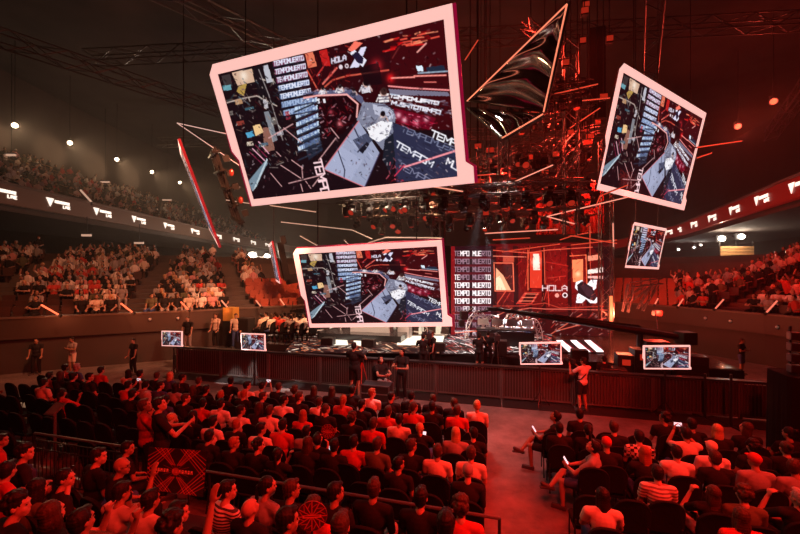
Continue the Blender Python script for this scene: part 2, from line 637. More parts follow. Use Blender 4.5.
# desk
fd.poly([(323, 169), (358, 121), (379, 153), (364, 187)], (158, 164, 192))
fd.poly([(323, 169), (340, 146), (362, 160), (350, 181)], (172, 178, 208), .7)
fd.line([(336, 147), (344, 170), (343, 180)], 1.6, (40, 40, 60)); fd.line([(352, 125), (362, 146), (357, 152)], 1.8, (40, 40, 60))
fd.line([(358, 121), (323, 169), (364, 187)], 1.4, (215, 120, 130)); fd.line([(364, 187), (379, 153)], 1.4, (60, 50, 80))
fd.poly([(384, 140), (396, 130), (396, 150), (390, 174), (382, 160)], (26, 30, 42))
fd.poly([(352, 140), (366, 133), (372, 140), (360, 152)], (70, 74, 98)); fd.poly([(358, 150), (366, 142), (369, 144), (362, 154)], (24, 22, 34))
fd.specks([(330, 160), (356, 126), (376, 152), (362, 184)], 40, [(140, 150, 186), (200, 206, 236), (90, 96, 130), (120, 130, 170)], 7, .6, .9)
# blue grey floor with slanting outline lettering, right
fd.poly([(392, 122), (458, 150), (458, 177), (396, 182)], (44, 46, 72))
for k, (o, ex, ey, s, c) in enumerate([((389, 97), (4.0, .62), (.8, -2.8), 'TEMPOMUERTO', (248, 246, 255)), ((391, 104), (4.0, .8), (.8, -3.0), 'MUERTOTEMPO', (236, 236, 250)),
                                       ((400, 131), (5.5, 2.2), (2, -5), 'TEMPOMUER', (120, 126, 156)), ((394, 146), (5.6, 3.2), (2.6, -5), 'TEMPOM', (235, 235, 246)),
                                       ((396, 166), (6, 3.5), (2.6, -5), 'TEMPO', (140, 140, 170)), ((430, 136), (6, 2.6), (2, -6), 'TEMP', (245, 245, 252)), ((446, 164), (5, 3), (2, -6), 'MU', (250, 245, 250))]):
    fd.text(s, o, ex, ey, 1.7 if k not in (2, 4) else 1.0, c, 1, .12)
fd.poly([(388, 89), (448, 92), (450, 96), (390, 95)], (150, 170, 200), .65)
fd.poly([(393, 108), (436, 118), (430, 130), (396, 122)], (120, 8, 34), .8)
for x, y in ((404, 120), (416, 122), (398, 115), (426, 119)):
    fd.glow((x, y), 3.4, (255, 190, 205), .9)
fd.specks([(394, 108), (440, 116), (440, 130), (396, 126)], 40, [(220, 20, 60), (255, 120, 150), (60, 4, 20)], 6, .8, .3)
fd.line([(404, 167), (455, 151)], 2.4, (250, 150, 160)); fd.line([(394, 176), (404, 165)], 1.4, (230, 60, 90))
fd.specks([(384, 160), (404, 160), (404, 182), (384, 184)], 30, [(190, 20, 40), (255, 110, 130), (60, 6, 16)], 5, .8)
# red stand, top right
for k in range(34):
    u = rng.random(); v = rng.random()
    x = 382 + 52 * u; y = 40 - 12 * u + 13 * v
    fd.seg((x, y), (x + rng.uniform(3, 12), y - rng.uniform(.5, 2.6)), rng.uniform(.8, 1.8), [(255, 90, 70), (220, 20, 24), (255, 150, 110), (150, 8, 14)][rng.integers(4)], .9)
fd.line([(417, 52), (426, 43)], 1.6, (255, 170, 160)); fd.line([(392, 58), (398, 48)], 1.2, (120, 40, 40))
fd.poly([(416, 66), (422, 65), (423, 71), (417, 71)], (225, 240, 255)); fd.poly([(426, 67), (444, 65), (446, 72), (427, 72)], (30, 40, 60))
fd.line([(418, 73), (448, 71)], 1.6, (150, 170, 190))
fd.glow((376, 66), 7, (250, 40, 50), .8); fd.glow((390, 78), 5, (255, 30, 36), .9)
fd.line([(391, 78), (414, 77), (414, 76), (446, 75)], 1.7, (255, 150, 140)); fd.line([(388, 86), (410, 88), (449, 90)], 1.7, (255, 150, 150))
fd.line([(424, 82), (436, 82)], 1.2, (240, 120, 110))
fd.poly([(358, 68), (378, 62), (382, 84), (366, 86)], (22, 8, 14), .75)
fd.specks([(392, 96), (450, 102), (452, 118), (394, 108)], 70, [(20, 14, 24), (255, 250, 255), (90, 100, 130), (190, 200, 225)], 6, .7, .15)
fd.specks([(392, 124), (458, 150), (458, 176), (398, 180)], 90, [(24, 24, 40), (70, 72, 100), (150, 152, 180), (34, 34, 54)], 8, .6, .45)
# dark floor, bottom, with pink strokes and the lettering that runs down
for a, b in (((280, 165), (300, 178)), ((270, 173), (281, 186)), ((291, 160), (302, 168)), ((301, 166), (302, 178)), ((288, 183), (320, 175)), ((300, 184), (302, 191)), ((305, 181), (310, 188)), ((312, 186), (318, 178)), ((318, 160), (335, 138)), ((276, 152), (280, 156)), ((283, 128), (300, 142)), ((268, 138), (292, 124)), ((330, 128), (338, 138))):
    fd.seg(a, b, 1.5, (222, 168, 168), .9)
fd.specks([(268, 160), (320, 150), (330, 190), (262, 196)], 50, [(10, 6, 10), (70, 20, 30), (120, 70, 76)], 4, .7)
fd.text('TEMPO', (312.5, 160), (1.5, 5.9), (7.6, -1.2), 2.4, (255, 215, 220), 1, .22)
for k in range(7):
    y = 61 + k * 8.2; x = 271 + k * 1.7
    fd.seg((x, y + 7.4), (x + 33, y + .6), 1.5, (20, 16, 34), .9)
fd.specks(FQ, 420, [(8, 4, 8), (14, 6, 10), (120, 90, 96), (60, 20, 26), (220, 200, 205), (30, 14, 20)], 2.6, .75)
fd.specks([(222, 78), (272, 66), (300, 150), (254, 184)], 160, [(230, 214, 200), (20, 14, 18), (150, 130, 120), (90, 110, 120), (8, 6, 10)], 5, .85, .9)
FEED = fd


RIM = mat('magenta_led_rim', (.1, .01, .02), .4, emit=srgb(150, 10, 52), strength=.8)


def screen_from(name, c, u, v, W, asp, label, group=None, cat='screen', thick=.2, frame='big', hang=0):
    """a hanging LED screen: local frame (u, v, n); the thing's Empty stands at its centre"""
    c, u, v = Vector(c), Vector(u).normalized(), Vector(v)
    v = (v - u * u.dot(v)).normalized()
    n = u.cross(v)  # away from the face (points back)
    if n.dot(c - Vector((0, 0, EYE))) < 0 and frame != 'away':
        n = -n
    H_ = W / asp
    root = empty(name, c, 0, label, cat, group)

    def q(x, y, z=0):
        return u * x * W + v * y * H_ + n * z
    k = W / 9.0
    g = W  # frame widths as shares of the display width
    def fx(x): return x
    b = {'t': .075, 'b': .06}
    outer = [(-.5 - .012, .5 + b['t']), (.5 + .034, .5 + b['t']), (.5 + .037, -.40), (.5 + .066, -.44), (.5 + .066, -.5 - b['b']), (-.5 - .022, -.5 - b['b']),
             (-.5 - .018, -.16), (-.5 - .043, -.08), (-.5 - .043, .5 + .01)]
    inner = [(-.5, .5), (.5, .5), (.5, -.40), (.5, -.46), (.5, -.5), (-.5, -.5), (-.5, -.16), (-.5, -.08), (-.5, .47)]
    fr = MB().ring([q(x, y) for x, y in outer], [q(x, y) for x, y in inner], n * thick, FRAME_E, FRAME_SIDE if c.x < 5 else PLASTIC)
    fr.build('light_frame', None, root)
    if frame == 'rim':
        ro = [(x + (.011 if x > 0 else (-.022 if y < .0 else -.006)), y + (.006 if y > 0 else -.004)) for x, y in outer]
        MB().ring([q(x, y, thick * .75) for x, y in ro], [q(x * .97, y * .97, thick * .75) for x, y in outer], n * thick * .3, RIM, RIM).build('magenta_rim', None, root)
    me = FEED.mesh('live_picture', [q(x_, y_, .14 * thick) for x_, y_ in ((-.5, .5), (.5, .5), (.5, -.5), (-.5, -.5))], PICTURE)
    d = mesh_obj('display', me, root)
    hb = MB()
    M = Matrix((u, v, n)).transposed()
    hb.box(n * (thick * .55), (W * 1.0, H_ * 1.0, thick * .5), M, PLASTIC)
    nx, ny = 6, 4
    for i in range(nx):
        for j in range(ny):
            hb.box(q(-.5 + (i + .5) / nx, -.5 + (j + .5) / ny, thick * .9), (W / nx * .92, H_ / ny * .9, thick * .35), M, PLASTIC)
    hb.build('housing', None, root)
    return root, q, n

# ------------------------------------------------------------------ hanging screens
def hang_cables(name_pts, label, r=.02, group=None):
    a, b = name_pts
    mb = MB().tube(a, b, r, 6)
    o = mb.build('hoist_cable', METAL)
    o['label'] = label
    o['category'] = 'cable'
    if group:
        o['group'] = group
    return o


CEIL = 21.0
SCREENS = [
    ('hanging_screen', (-2.53, 14.07, 10.08), (.952, -.304, .032), (-.144, -.355, .924), 9.0, 1.82, 'largest hanging screen with pink white light frame, tilted down over the stage front', 'big'),
    ('hanging_screen', (-1.29, 15.83, 3.77), (.976, -.214, .04), (-.102, -.287, .952), 6.0, 1.82, 'lower hanging screen with pink white frame, directly below the largest screen', 'big'),
    ('hanging_screen', (13.08, 18.87, 10.78), (.845, .535, -.013), (.123, -.17, .978), 8.5, 1.78, 'tall tilted hanging screen turned towards the red right stand', 'big'),
    ('hanging_screen', (14.48, 21.73, 5.9), (.828, .56, -.018), (.117, -.141, .983), 4.0, 1.78, 'small hanging screen below the tall tilted screen, above the red empty seats', 'big'),
]
for nm, c, u, v, W, asp, lab, fr in SCREENS:
    root, q, n = screen_from(nm, c, u, v, W, asp, lab, 'screens around the stage', thick=.2 if c[0] < 5 else .1, frame='rim' if c[0] < 5 else 'big')
    for x, side in ((-.36, 'left'), (.36, 'right')):
        top = Vector(c) + q(x, .55, .2)
        hang_cables((top, Vector((top.x, top.y, CEIL))), 'steel cable holding the %s end of the %s' % (side, ' '.join(lab.split()[:3])) + (' towards the stand' if 'tall' in lab else ''), .025)

tocam = Vector((11.5, -20.9, -4.4)).normalized()
n0 = Vector((-.84, -.42, -.33)).normalized()
nl = (n0 + tocam * (.014 - n0.dot(tocam))).normalized()
vl = Vector((-.194, -.332, .923))
vl = (vl - nl * nl.dot(vl)).normalized()
ul = nl.cross(-vl).normalized()
root, q, n = screen_from('hanging_screen', (-11.5, 20.95, 8.85), ul, vl, 8.0, 1.78,
                         'hanging screen seen edge on, left of the largest screen', 'screens around the stage', thick=.12)
lc = Vector((-11.5, 20.95, 8.85))
for x, side in ((-.3, 'far'), (.3, 'near')):
    top = lc + q(x, .55, .2)
    hang_cables((top, Vector((top.x, top.y, CEIL))), 'steel cable holding the %s end of the edge on screen' % side)
rg = empty('screen_rig', lc + n * 1.2, 0, 'dark lattice rig of lamps behind the edge on screen at left', 'rig')
mb = MB()
for k in range(5):
    z = -1.9 + k * .95
    off = vl * z
    mb.box(n * .35 + off, (.35, 4.6, .10), Matrix((n, ul, vl)).transposed())
for k in range(4):
    mb.box(n * .35 + ul * (-2 + k * 1.35), (.12, .12, 4.3), Matrix((n, ul, vl)).transposed())
mb.build('lattice', METAL, rg)
for k in range(5):
    mb = MB().box(n * .75 + vl * (1.5 - k * .75) + ul * (1.6 - .5 * (k % 2)), (.32, .3, .34), Matrix((n, ul, vl)).transposed())
    mb.build('lamp_housing', PLASTIC, rg)
    if k in (1, 3):
        MB().ball(n * .75 + vl * (1.5 - k * .75) + ul * 1.85, (.13, .13, .2)).build('lamp_lens', LAMP_REDDIM, rg)

n0 = Vector((-.91, -.36, -.19)).normalized()
vl2 = Vector((-.17, -.089, .981))
ul2 = nl.cross(-vl2).normalized()
ul2 = Vector((.37, -.929, -.02))
root, q, n2 = screen_from('hanging_screen', (-7.71, 22.62, 5.0), ul2, vl2, 3.8, 1.78, 'small hanging screen seen edge on, left of the lower screen', 'screens around the stage', thick=.1)
c2 = Vector((-7.71, 22.62, 5.0))
top = c2 + q(0, .55, .2)
hang_cables((top, Vector((top.x, top.y, CEIL))), 'steel cable holding the small edge on screen')
mb = MB()
M2 = Matrix((n2, ul2, vl2)).transposed()
mb.box((0, 0, 0), (.35, 1.4, 2.3), M2)
mb.box(n2 * .25 + vl2 * 1.3, (.3, .5, .5), M2)
mb.box(n2 * .3 - vl2 * 1.15, (.7, .9, .55), M2)
o = mb.build('screen_winch', METAL)
o.location = c2 + n2 * .55
tag(o, 'black winch column fixed behind the small edge on screen', 'winch')

# ------------------------------------------------------------------ stage: LED wall, lettering column, deck
def wall_panel(px0, px1, y0, y1, d, res, bg):
    """an upright panel in the plane d = const; returns raster in photo coordinates and its 3-D corners"""
    z1 = (PD(px0, y0, d).z + PD(px1, y0, d).z) / 2
    z0 = (PD(px0, y1, d).z + PD(px1, y1, d).z) / 2
    a, b = PD(px0, y0, d), PD(px1, y0, d)
    P = [Vector((a.x, a.y, z1)), Vector((b.x, b.y, z1)), Vector((b.x, b.y, z0)), Vector((a.x, a.y, z0))]
    return Raster(res[0], res[1], [proj(p) for p in P], bg), P


STAGE_Z = 1.0
rw, PW = wall_panel(488, 613, 243, 339, 22.0, (300, 230), (30, 4, 6))
# red set seen on the LED wall
rw.poly([(488, 243), (613, 243), (613, 340), (488, 340)], (60, 6, 9))
rw.glow((560, 275), 90, (150, 14, 14), .8); rw.glow((505, 275), 80, (130, 12, 14), .7)
rw.specks([(490, 246), (610, 246), (610, 325), (490, 325)], 520, [(180, 26, 22), (110, 10, 14), (24, 4, 8), (235, 80, 56), (14, 4, 6), (60, 6, 10)], 8, .6)
for x0, x1 in ((492, 496), (513, 518), (528, 531), (541, 545), (567, 571), (586, 591), (604, 608)):
    rw.poly([(x0, 246), (x1, 246), (x1 + 1, 325), (x0 + 1, 325)], (26, 4, 6), .7)
rw.line([(494, 263), (513, 263), (514, 291), (495, 291), (494, 263)], 2.2, (255, 120, 84))
rw.poly([(496, 265), (512, 265), (512, 290), (497, 290)], (70, 20, 18))
rw.poly([(496, 268), (503, 275), (511, 290), (496, 290)], (248, 168, 128)); rw.poly([(496, 278), (500, 276), (506, 290), (496, 290)], (255, 214, 176))
rw.poly([(503, 257), (514, 257), (514, 262), (503, 262)], (220, 90, 60), .7)
rw.poly([(530, 252), (542, 252), (542, 288), (530, 288)], (210, 52, 34)); rw.glow((536, 262), 9, (255, 236, 216), 1.0); rw.poly([(533, 254), (539, 254), (540, 270), (533, 270)], (255, 232, 214), .9)
rw.line([(528, 250), (528, 290)], 2.0, (255, 110, 70)); rw.line([(544, 248), (545, 284)], 1.8, (240, 90, 60)); rw.line([(525, 286), (530, 246)], 1.4, (220, 60, 40))
rw.poly([(572, 260), (583, 259), (583, 282), (573, 282)], (250, 130, 84)); rw.glow((578, 274), 6, (255, 206, 160), .9)
rw.line([(570, 256), (586, 255), (587, 285)], 2.0, (255, 110, 70)); rw.line([(590, 247), (591, 290)], 1.6, (230, 70, 50))
rw.line([(490, 250), (528, 253), (548, 250), (612, 246)], 2.0, (225, 84, 60)); rw.line([(492, 256), (526, 257)], 1.6, (255, 140, 110))
rw.line([(548, 278), (566, 276)], 1.4, (210, 50, 40)); rw.line([(546, 262), (568, 266)], 1.4, (200, 40, 30)); rw.line([(550, 258), (566, 272)], 1.2, (150, 30, 26))
rw.line([(497, 304), (506, 291)], 2.0, (225, 84, 60)); rw.line([(503, 304), (510, 293)], 1.6, (200, 60, 44))
rw.poly([(516, 304), (525, 292), (540, 292), (532, 304)], (190, 50, 40)); rw.poly([(521, 303), (527, 293), (537, 293), (531, 303)], (60, 10, 10))
for k in range(3):
    rw.line([(519 + k * 3, 301 - k * 3.6), (534 + k * 2, 301 - k * 3.4)], 1.6, (255, 130, 100))
rw.line([(548, 290), (549, 306)], 2, (220, 60, 44)); rw.line([(544, 300), (548, 286)], 1.4, (220, 60, 44))
rw.line([(490, 306), (520, 306), (545, 303), (560, 308), (612, 306)], 1.8, (190, 60, 44))
rw.line([(518, 310), (530, 308), (545, 309), (612, 310)], 1.6, (230, 110, 90))
rw.poly([(588, 256), (603, 254), (603, 259), (588, 261)], (255, 150, 120), .9); rw.poly([(588, 270), (603, 267), (603, 272), (588, 274)], (255, 230, 220), .95); rw.poly([(588, 276), (603, 276), (603, 279), (588, 278)], (255, 190, 180), .9)
rw.poly([(592, 246), (613, 246), (613, 310), (604, 310), (604, 262)], (22, 8, 12), .75)
rw.text('HOLA', (542.5, 290.6), (4.9, 0), (0, -5.0), 2.6, (206, 160, 160), 1, .33)
rw.text('HOLA', (542.5, 290.6), (4.9, 0), (0, -5.0), 1.0, (250, 225, 225), 1, .33)
rw.disc((557, 295.4), 5.0, (236, 150, 136)); rw.disc((565, 295.2), 6.2, (245, 225, 225)); rw.disc((565, 295.2), 3.8, (40, 8, 12))
rw.poly([(576, 282), (582, 280), (597, 297), (597, 303), (590, 303), (575, 288)], (245, 240, 245))
rw.poly([(591, 280), (597, 280), (596, 288), (582, 303), (576, 303), (577, 295)], (245, 240, 245))
rw.poly([(577, 285), (582, 281), (592, 287), (597, 297), (594, 301), (588, 299), (578, 293)], (34, 20, 26)); rw.poly([(580, 286), (584, 284), (592, 290), (594, 298), (587, 296)], (58, 34, 42))
rw.specks([(492, 246), (606, 246), (606, 308), (492, 308)], 150, [(255, 90, 60), (220, 40, 30), (255, 150, 120), (20, 4, 6), (12, 3, 5)], 5, .75, 1.5)
rw.specks([(492, 246), (606, 246), (606, 308), (492, 308)], 110, [(255, 100, 70), (200, 30, 26), (16, 4, 6), (30, 6, 8)], 6, .75, -.6)
for a_, b_ in (((492, 336), (522, 309)), ((500, 338), (536, 312)), ((548, 336), (580, 314)), ((488, 322), (512, 308)), ((560, 330), (606, 318))):
    pass
# the lower part: stage people and pale structures seen through the haze
rw.poly([(488, 312), (613, 312), (613, 340), (488, 340)], (40, 6, 10), .6)
for a_, b_ in (((490, 334), (522, 309)), ((498, 337), (538, 312)), ((548, 336), (582, 314)), ((489, 320), (512, 308)), ((560, 330), (606, 318))):
    rw.seg(a_, b_, 2.0, (240, 110, 84), .85)
rw.specks([(490, 312), (612, 312), (612, 338), (490, 338)], 130, [(220, 60, 46), (120, 14, 16), (16, 4, 6), (255, 170, 150), (240, 220, 214)], 6, .8, -.5)
root = empty('stage_wall', PW[0].lerp(PW[2], .5), 0, 'wide LED wall behind the stage showing a red set and a white cross', 'LED wall')
o3 = Vector(root.location)
me = rw.mesh('red_set_picture', [p - o3 for p in PW], WALLPIC)
mesh_obj('display', me, root)
fw = Vector((S_, C_, 0))
rt = Vector((C_, -S_, 0))
ctr = (PW[0] + PW[1] + PW[2] + PW[3]) / 4
MB().box(fw * .25, ((PW[1] - PW[0]).length, .4, (PW[0] - PW[3]).length), Matrix((rt, fw, Vector((0, 0, 1)))).transposed()).build('housing', PLASTIC, root)

rc, PC = wall_panel(451, 493, 246, 345, 20.2, (130, 330), (48, 6, 14))
rc.poly([(451, 246), (493, 246), (493, 345), (451, 345)], (36, 8, 16))
rc.poly([(449, 246), (455, 246), (455, 345), (449, 345)], (120, 14, 20)); rc.specks([(450, 250), (456, 250), (456, 345), (450, 345)], 50, [(240, 70, 50), (150, 14, 18), (60, 6, 10)], 4, .8)
for k in range(12):
    yb = 255.8 + k * 7.92
    base = (150, 116, 130)
    if k in (4, 5, 6):
        base = (255, 240, 242)
    rc.poly([(456, yb + .8), (491, yb + .8), (491, yb + 3.1), (456, yb + 3.1)], (120, 10, 26), .55)
    s = 'TEMPO MUERTO'
    ex = 2.15
    for i, ch in enumerate(s):
        c = base
        if k == 0 and 2 <= i <= 8:
            c = (255, 240, 240)
        if k == 3 and (i < 2 or i > 9):
            c = (255, 240, 240)
        if k in (7, 10) and 3 <= i <= 6:
            c = (235, 215, 220)
        rc.text(ch, (454.6 + i * ex * 1.42, yb), (ex, 0), (0, -4.6), 2.8 if k in (4, 5, 6) else 2.4, c, 1 if k < 8 else .8) if ch != ' ' else None
root = empty('lettering_screen', PC[0].lerp(PC[2], .5), 0, 'tall LED column with stacked rows of white lettering, left of the red wall', 'LED wall')
o3 = Vector(root.location)
mesh_obj('display', rc.mesh('lettering_picture', [p - o3 for p in PC], WALLPIC), root)
MB().box(fw * .25, ((PC[1] - PC[0]).length, .4, (PC[0] - PC[3]).length), Matrix((rt, fw, Vector((0, 0, 1)))).transposed()).build('housing', PLASTIC, root)

# glowing panel added low behind the lower screen, painted as the lit set
rl, PL = wall_panel(316, 449, 296, 341, 20.1, (300, 90), (60, 34, 26))
rl.specks([(292, 298), (449, 298), (449, 341), (292, 341)], 380, [(190, 160, 130), (90, 50, 40), (30, 16, 14), (240, 220, 196), (140, 60, 44), (60, 30, 26), (255, 236, 214)], 9, .7, .1)
for x in (330, 338, 352, 372, 391, 404, 419, 436):
    rl.poly([(x, 326), (x + rng.uniform(3, 9), 325), (x + rng.uniform(3, 9), 339), (x - 1, 340)], (244, 226, 196), .85)
rl.line([(296, 337), (330, 333), (360, 337), (400, 330), (448, 335)], 1.6, (240, 200, 170))
root = empty('scenery_screen', PL[0].lerp(PL[2], .5), 0, 'low LED wall with pale scenery, mostly hidden behind the lower hanging screen', 'LED wall')
o3 = Vector(root.location)
mesh_obj('display', rl.mesh('scenery_picture', [p - o3 for p in PL], WALLPIC), root)
MB().box(fw * .25, ((PL[1] - PL[0]).length, .4, (PL[0] - PL[3]).length), Matrix((rt, fw, Vector((0, 0, 1)))).transposed()).build('housing', PLASTIC, root)

# stage deck and its LED floor tiles
DECK = mat('glossy_black_deck', (.03, .026, .028), .16, noise=.3, scale=3)
MS = Matrix((rt, fw, Vector((0, 0, 1)))).transposed()


def sbox(mb, s0, s1, d0, d1, z0, z1, material=None):
    return mb.box(loc((s0 + s1) / 2, (d0 + d1) / 2, (z0 + z1) / 2), (s1 - s0, d1 - d0, z1 - z0), MS, material)


mb = MB()
sbox(mb, -9.0, 8.4, 15.6, 23.2, 0, STAGE_Z)
sbox(mb, -12.4, -9.0, 15.6, 17.8, 0, STAGE_Z)
tag(mb.build('stage_floor', DECK), kind='structure')
mb = MB()
sbox(mb, -9.0, 8.4, 15.5, 15.58, .02, STAGE_Z - .02)
tag(mb.build('stage_skirt', BLACK), 'black drape along the front of the stage', 'drape')


def floor_tile(pq, z, res, paint, label, bg=(20, 8, 10)):
    P = [PZ(x, y, z + .05) for x, y in pq]
    r = Raster(res[0], res[1], pq, bg)
    paint(r)
    root = empty('floor_screen', P[0].lerp(P[2], .5), 0, label, 'LED floor')
    o3 = Vector(root.location)
    mesh_obj('display', r.mesh('floor_picture', [p - o3 for p in P], FLOORPIC), root)
    mb = MB()
    mb.prism([p - o3 - Vector((0, 0, .012)) for p in P], (0, 0, -.036))
    mb.build('base', PLASTIC, root)


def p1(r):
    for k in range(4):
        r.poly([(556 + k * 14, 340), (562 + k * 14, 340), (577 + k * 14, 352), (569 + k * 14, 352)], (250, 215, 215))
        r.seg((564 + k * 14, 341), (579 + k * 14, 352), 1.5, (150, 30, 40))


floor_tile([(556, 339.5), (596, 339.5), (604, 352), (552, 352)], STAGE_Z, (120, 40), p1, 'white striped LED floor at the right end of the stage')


def p2(r):  # white and red reflections painted into the glowing floor picture
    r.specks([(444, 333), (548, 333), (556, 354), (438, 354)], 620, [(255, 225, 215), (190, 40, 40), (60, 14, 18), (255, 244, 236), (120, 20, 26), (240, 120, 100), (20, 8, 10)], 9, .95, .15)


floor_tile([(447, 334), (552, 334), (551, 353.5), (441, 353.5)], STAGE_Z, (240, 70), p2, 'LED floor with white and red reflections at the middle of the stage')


def p3(r):  # warm reflections and bright patches painted into the floor picture
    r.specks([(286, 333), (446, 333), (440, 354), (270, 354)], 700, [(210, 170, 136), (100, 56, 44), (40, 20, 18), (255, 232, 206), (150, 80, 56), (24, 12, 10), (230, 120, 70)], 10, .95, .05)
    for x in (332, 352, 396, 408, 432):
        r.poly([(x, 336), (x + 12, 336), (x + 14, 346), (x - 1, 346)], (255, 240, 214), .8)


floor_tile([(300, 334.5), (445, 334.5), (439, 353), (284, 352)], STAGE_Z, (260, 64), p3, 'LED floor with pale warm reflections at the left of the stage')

# ------------------------------------------------------------------ the arena shell
def floor_mat():
    m = bpy.data.materials.new('polished_concrete')
    m.use_nodes = True
    nt = m.node_tree
    b = nt.nodes['Principled BSDF']
    tc = nt.nodes.new('ShaderNodeTexCoord')
    n = nt.nodes.new('ShaderNodeTexNoise'); n.inputs['Scale'].default_value = 1.3; n.inputs['Detail'].default_value = 12; n.inputs['Roughness'].default_value = .72
    n2 = nt.nodes.new('ShaderNodeTexNoise'); n2.inputs['Scale'].default_value = 6; n2.inputs['Detail'].default_value = 6
    r = nt.nodes.new('ShaderNodeValToRGB')
    r.color_ramp.elements[0].color = (.05, .042, .04, 1); r.color_ramp.elements[0].position = .3
    r.color_ramp.elements[1].color = (.24, .20, .19, 1); r.color_ramp.elements[1].position = .7
    mp = nt.nodes.new('ShaderNodeMapRange'); mp.inputs['To Min'].default_value = .22; mp.inputs['To Max'].default_value = .5
    nt.links.new(tc.outputs['Object'], n.inputs['Vector']); nt.links.new(tc.outputs['Object'], n2.inputs['Vector'])
    nt.links.new(n.outputs['Fac'], r.inputs['Fac']); nt.links.new(r.outputs['Color'], b.inputs['Base Color'])
    nt.links.new(n2.outputs['Fac'], mp.inputs['Value']); nt.links.new(mp.outputs['Result'], b.inputs['Roughness'])
    return m


FLOOR = floor_mat()
mb = MB().add([(-75, -12, 0), (75, -12, 0), (75, 100, 0), (-75, 100, 0)], [(0, 1, 2, 3)])
tag(mb.build('floor', FLOOR), kind='structure')
CEILM = mat('dark_roof_lining', (.05, .042, .04), .9, noise=.5, scale=.5)
mb = MB().box((0, 44, CEIL + 1.5), (150, 112, .4))
tag(mb.build('ceiling', CEILM), kind='structure')
WALLM = mat('dark_hall_wall', (.06, .045, .04), .85, noise=.3, scale=.6)
for nm, c, s in (('wall_back', (0, 96, 11), (150, .4, 23)), ('wall_left', (-62, 44, 11), (.4, 112, 23)), ('wall_right', (62, 44, 11), (.4, 112, 23))):
    tag(MB().box(c, s).build(nm, WALLM), kind='structure')

# lower bowl: front wall and steps follow one bent line
BOWL = [Vector(p) for p in ((-27, 8.5), (-20.5, 14.2), (-15.4, 16.8), (-10.8, 19.0), (-6.7, 21.8), (-1, 25.4), (5, 27.6), (10.5, 27.2), (14.4, 24.4), (15.9, 21.2), (17.3, 17.6), (18.5, 13), (19.2, 7))]


def offset_line(line, o):
    out = []
    for i, p in enumerate(line):
        ds = []
        if i > 0: ds.append((line[i] - line[i - 1]).normalized())
        if i < len(line) - 1: ds.append((line[i + 1] - line[i]).normalized())
        ns = [Vector((-d.y, d.x)) for d in ds]
        m = sum(ns, Vector((0, 0)))
        m.normalize()
        out.append(p + m * (o / max(.5, m.dot(ns[0]))))
    return out


STEP = mat('dark_stand_concrete', (.085, .065, .058), .85, noise=.3, scale=2)
FASC = mat('stand_front_board', (.05, .032, .026), .6, noise=.25, scale=.8)
NR, PITCH, RISE, Z0 = 15, .85, .23, 2.0
# front wall: lower dark wall and the paler board on top
def strip(mb, line, o0, o1, z0, z1, material=None, seg=None):
    a, b = offset_line(line, o0), offset_line(line, o1)
    for i in (seg or range(len(line) - 1)):
        vs = [(a[i].x, a[i].y, z0), (a[i + 1].x, a[i + 1].y, z0), (b[i + 1].x, b[i + 1].y, z0), (b[i].x, b[i].y, z0)]
        vs += [(x, y, z1) for x, y, _ in vs]
        mb.add(vs, [(0, 1, 2, 3), (4, 7, 6, 5), (0, 4, 5, 1), (1, 5, 6, 2), (2, 6, 7, 3), (3, 7, 4, 0)], material)
    return mb


tag(strip(MB(), BOWL, .12, .3, 0, 1.5).build('wall_stand_front', mat('dark_stand_wall', (.042, .03, .027), .8, noise=.3, scale=1)), kind='structure')
tag(strip(MB(), BOWL, 0, .3, 1.5, 2.4).build('trim_stand_board', FASC), kind='structure')
tag(strip(MB(), BOWL, -.04, .34, 2.4, 2.47).build('trim_stand_cap', mat('stand_board_cap', (.11, .075, .06), .6)), kind='structure')
mb = MB()
LOW = range(4, 9)          # behind the stage the stand has only a few rows
for k in range(NR):
    strip(mb, BOWL, .3 + k * PITCH, .3 + (k + 1) * PITCH, 0 if k == 0 else Z0 + (k - 1) * RISE, Z0 + k * RISE, None, None if k < 6 else [i for i in range(len(BOWL) - 1) if i not in LOW])
tag(mb.build('floor_lower_stand', STEP), kind='structure')
# back wall of the lower stand
tag(strip(MB(), BOWL, .3 + NR * PITCH + 2.5, .3 + NR * PITCH + 2.7, 0, 5.9).build('wall_lower_stand', WALLM), kind='structure')
tag(strip(MB(), BOWL, .3 + NR * PITCH, .3 + NR * PITCH + 2.5, 0, Z0 + NR * RISE - .2).build('floor_lower_gangway', STEP), kind='structure')

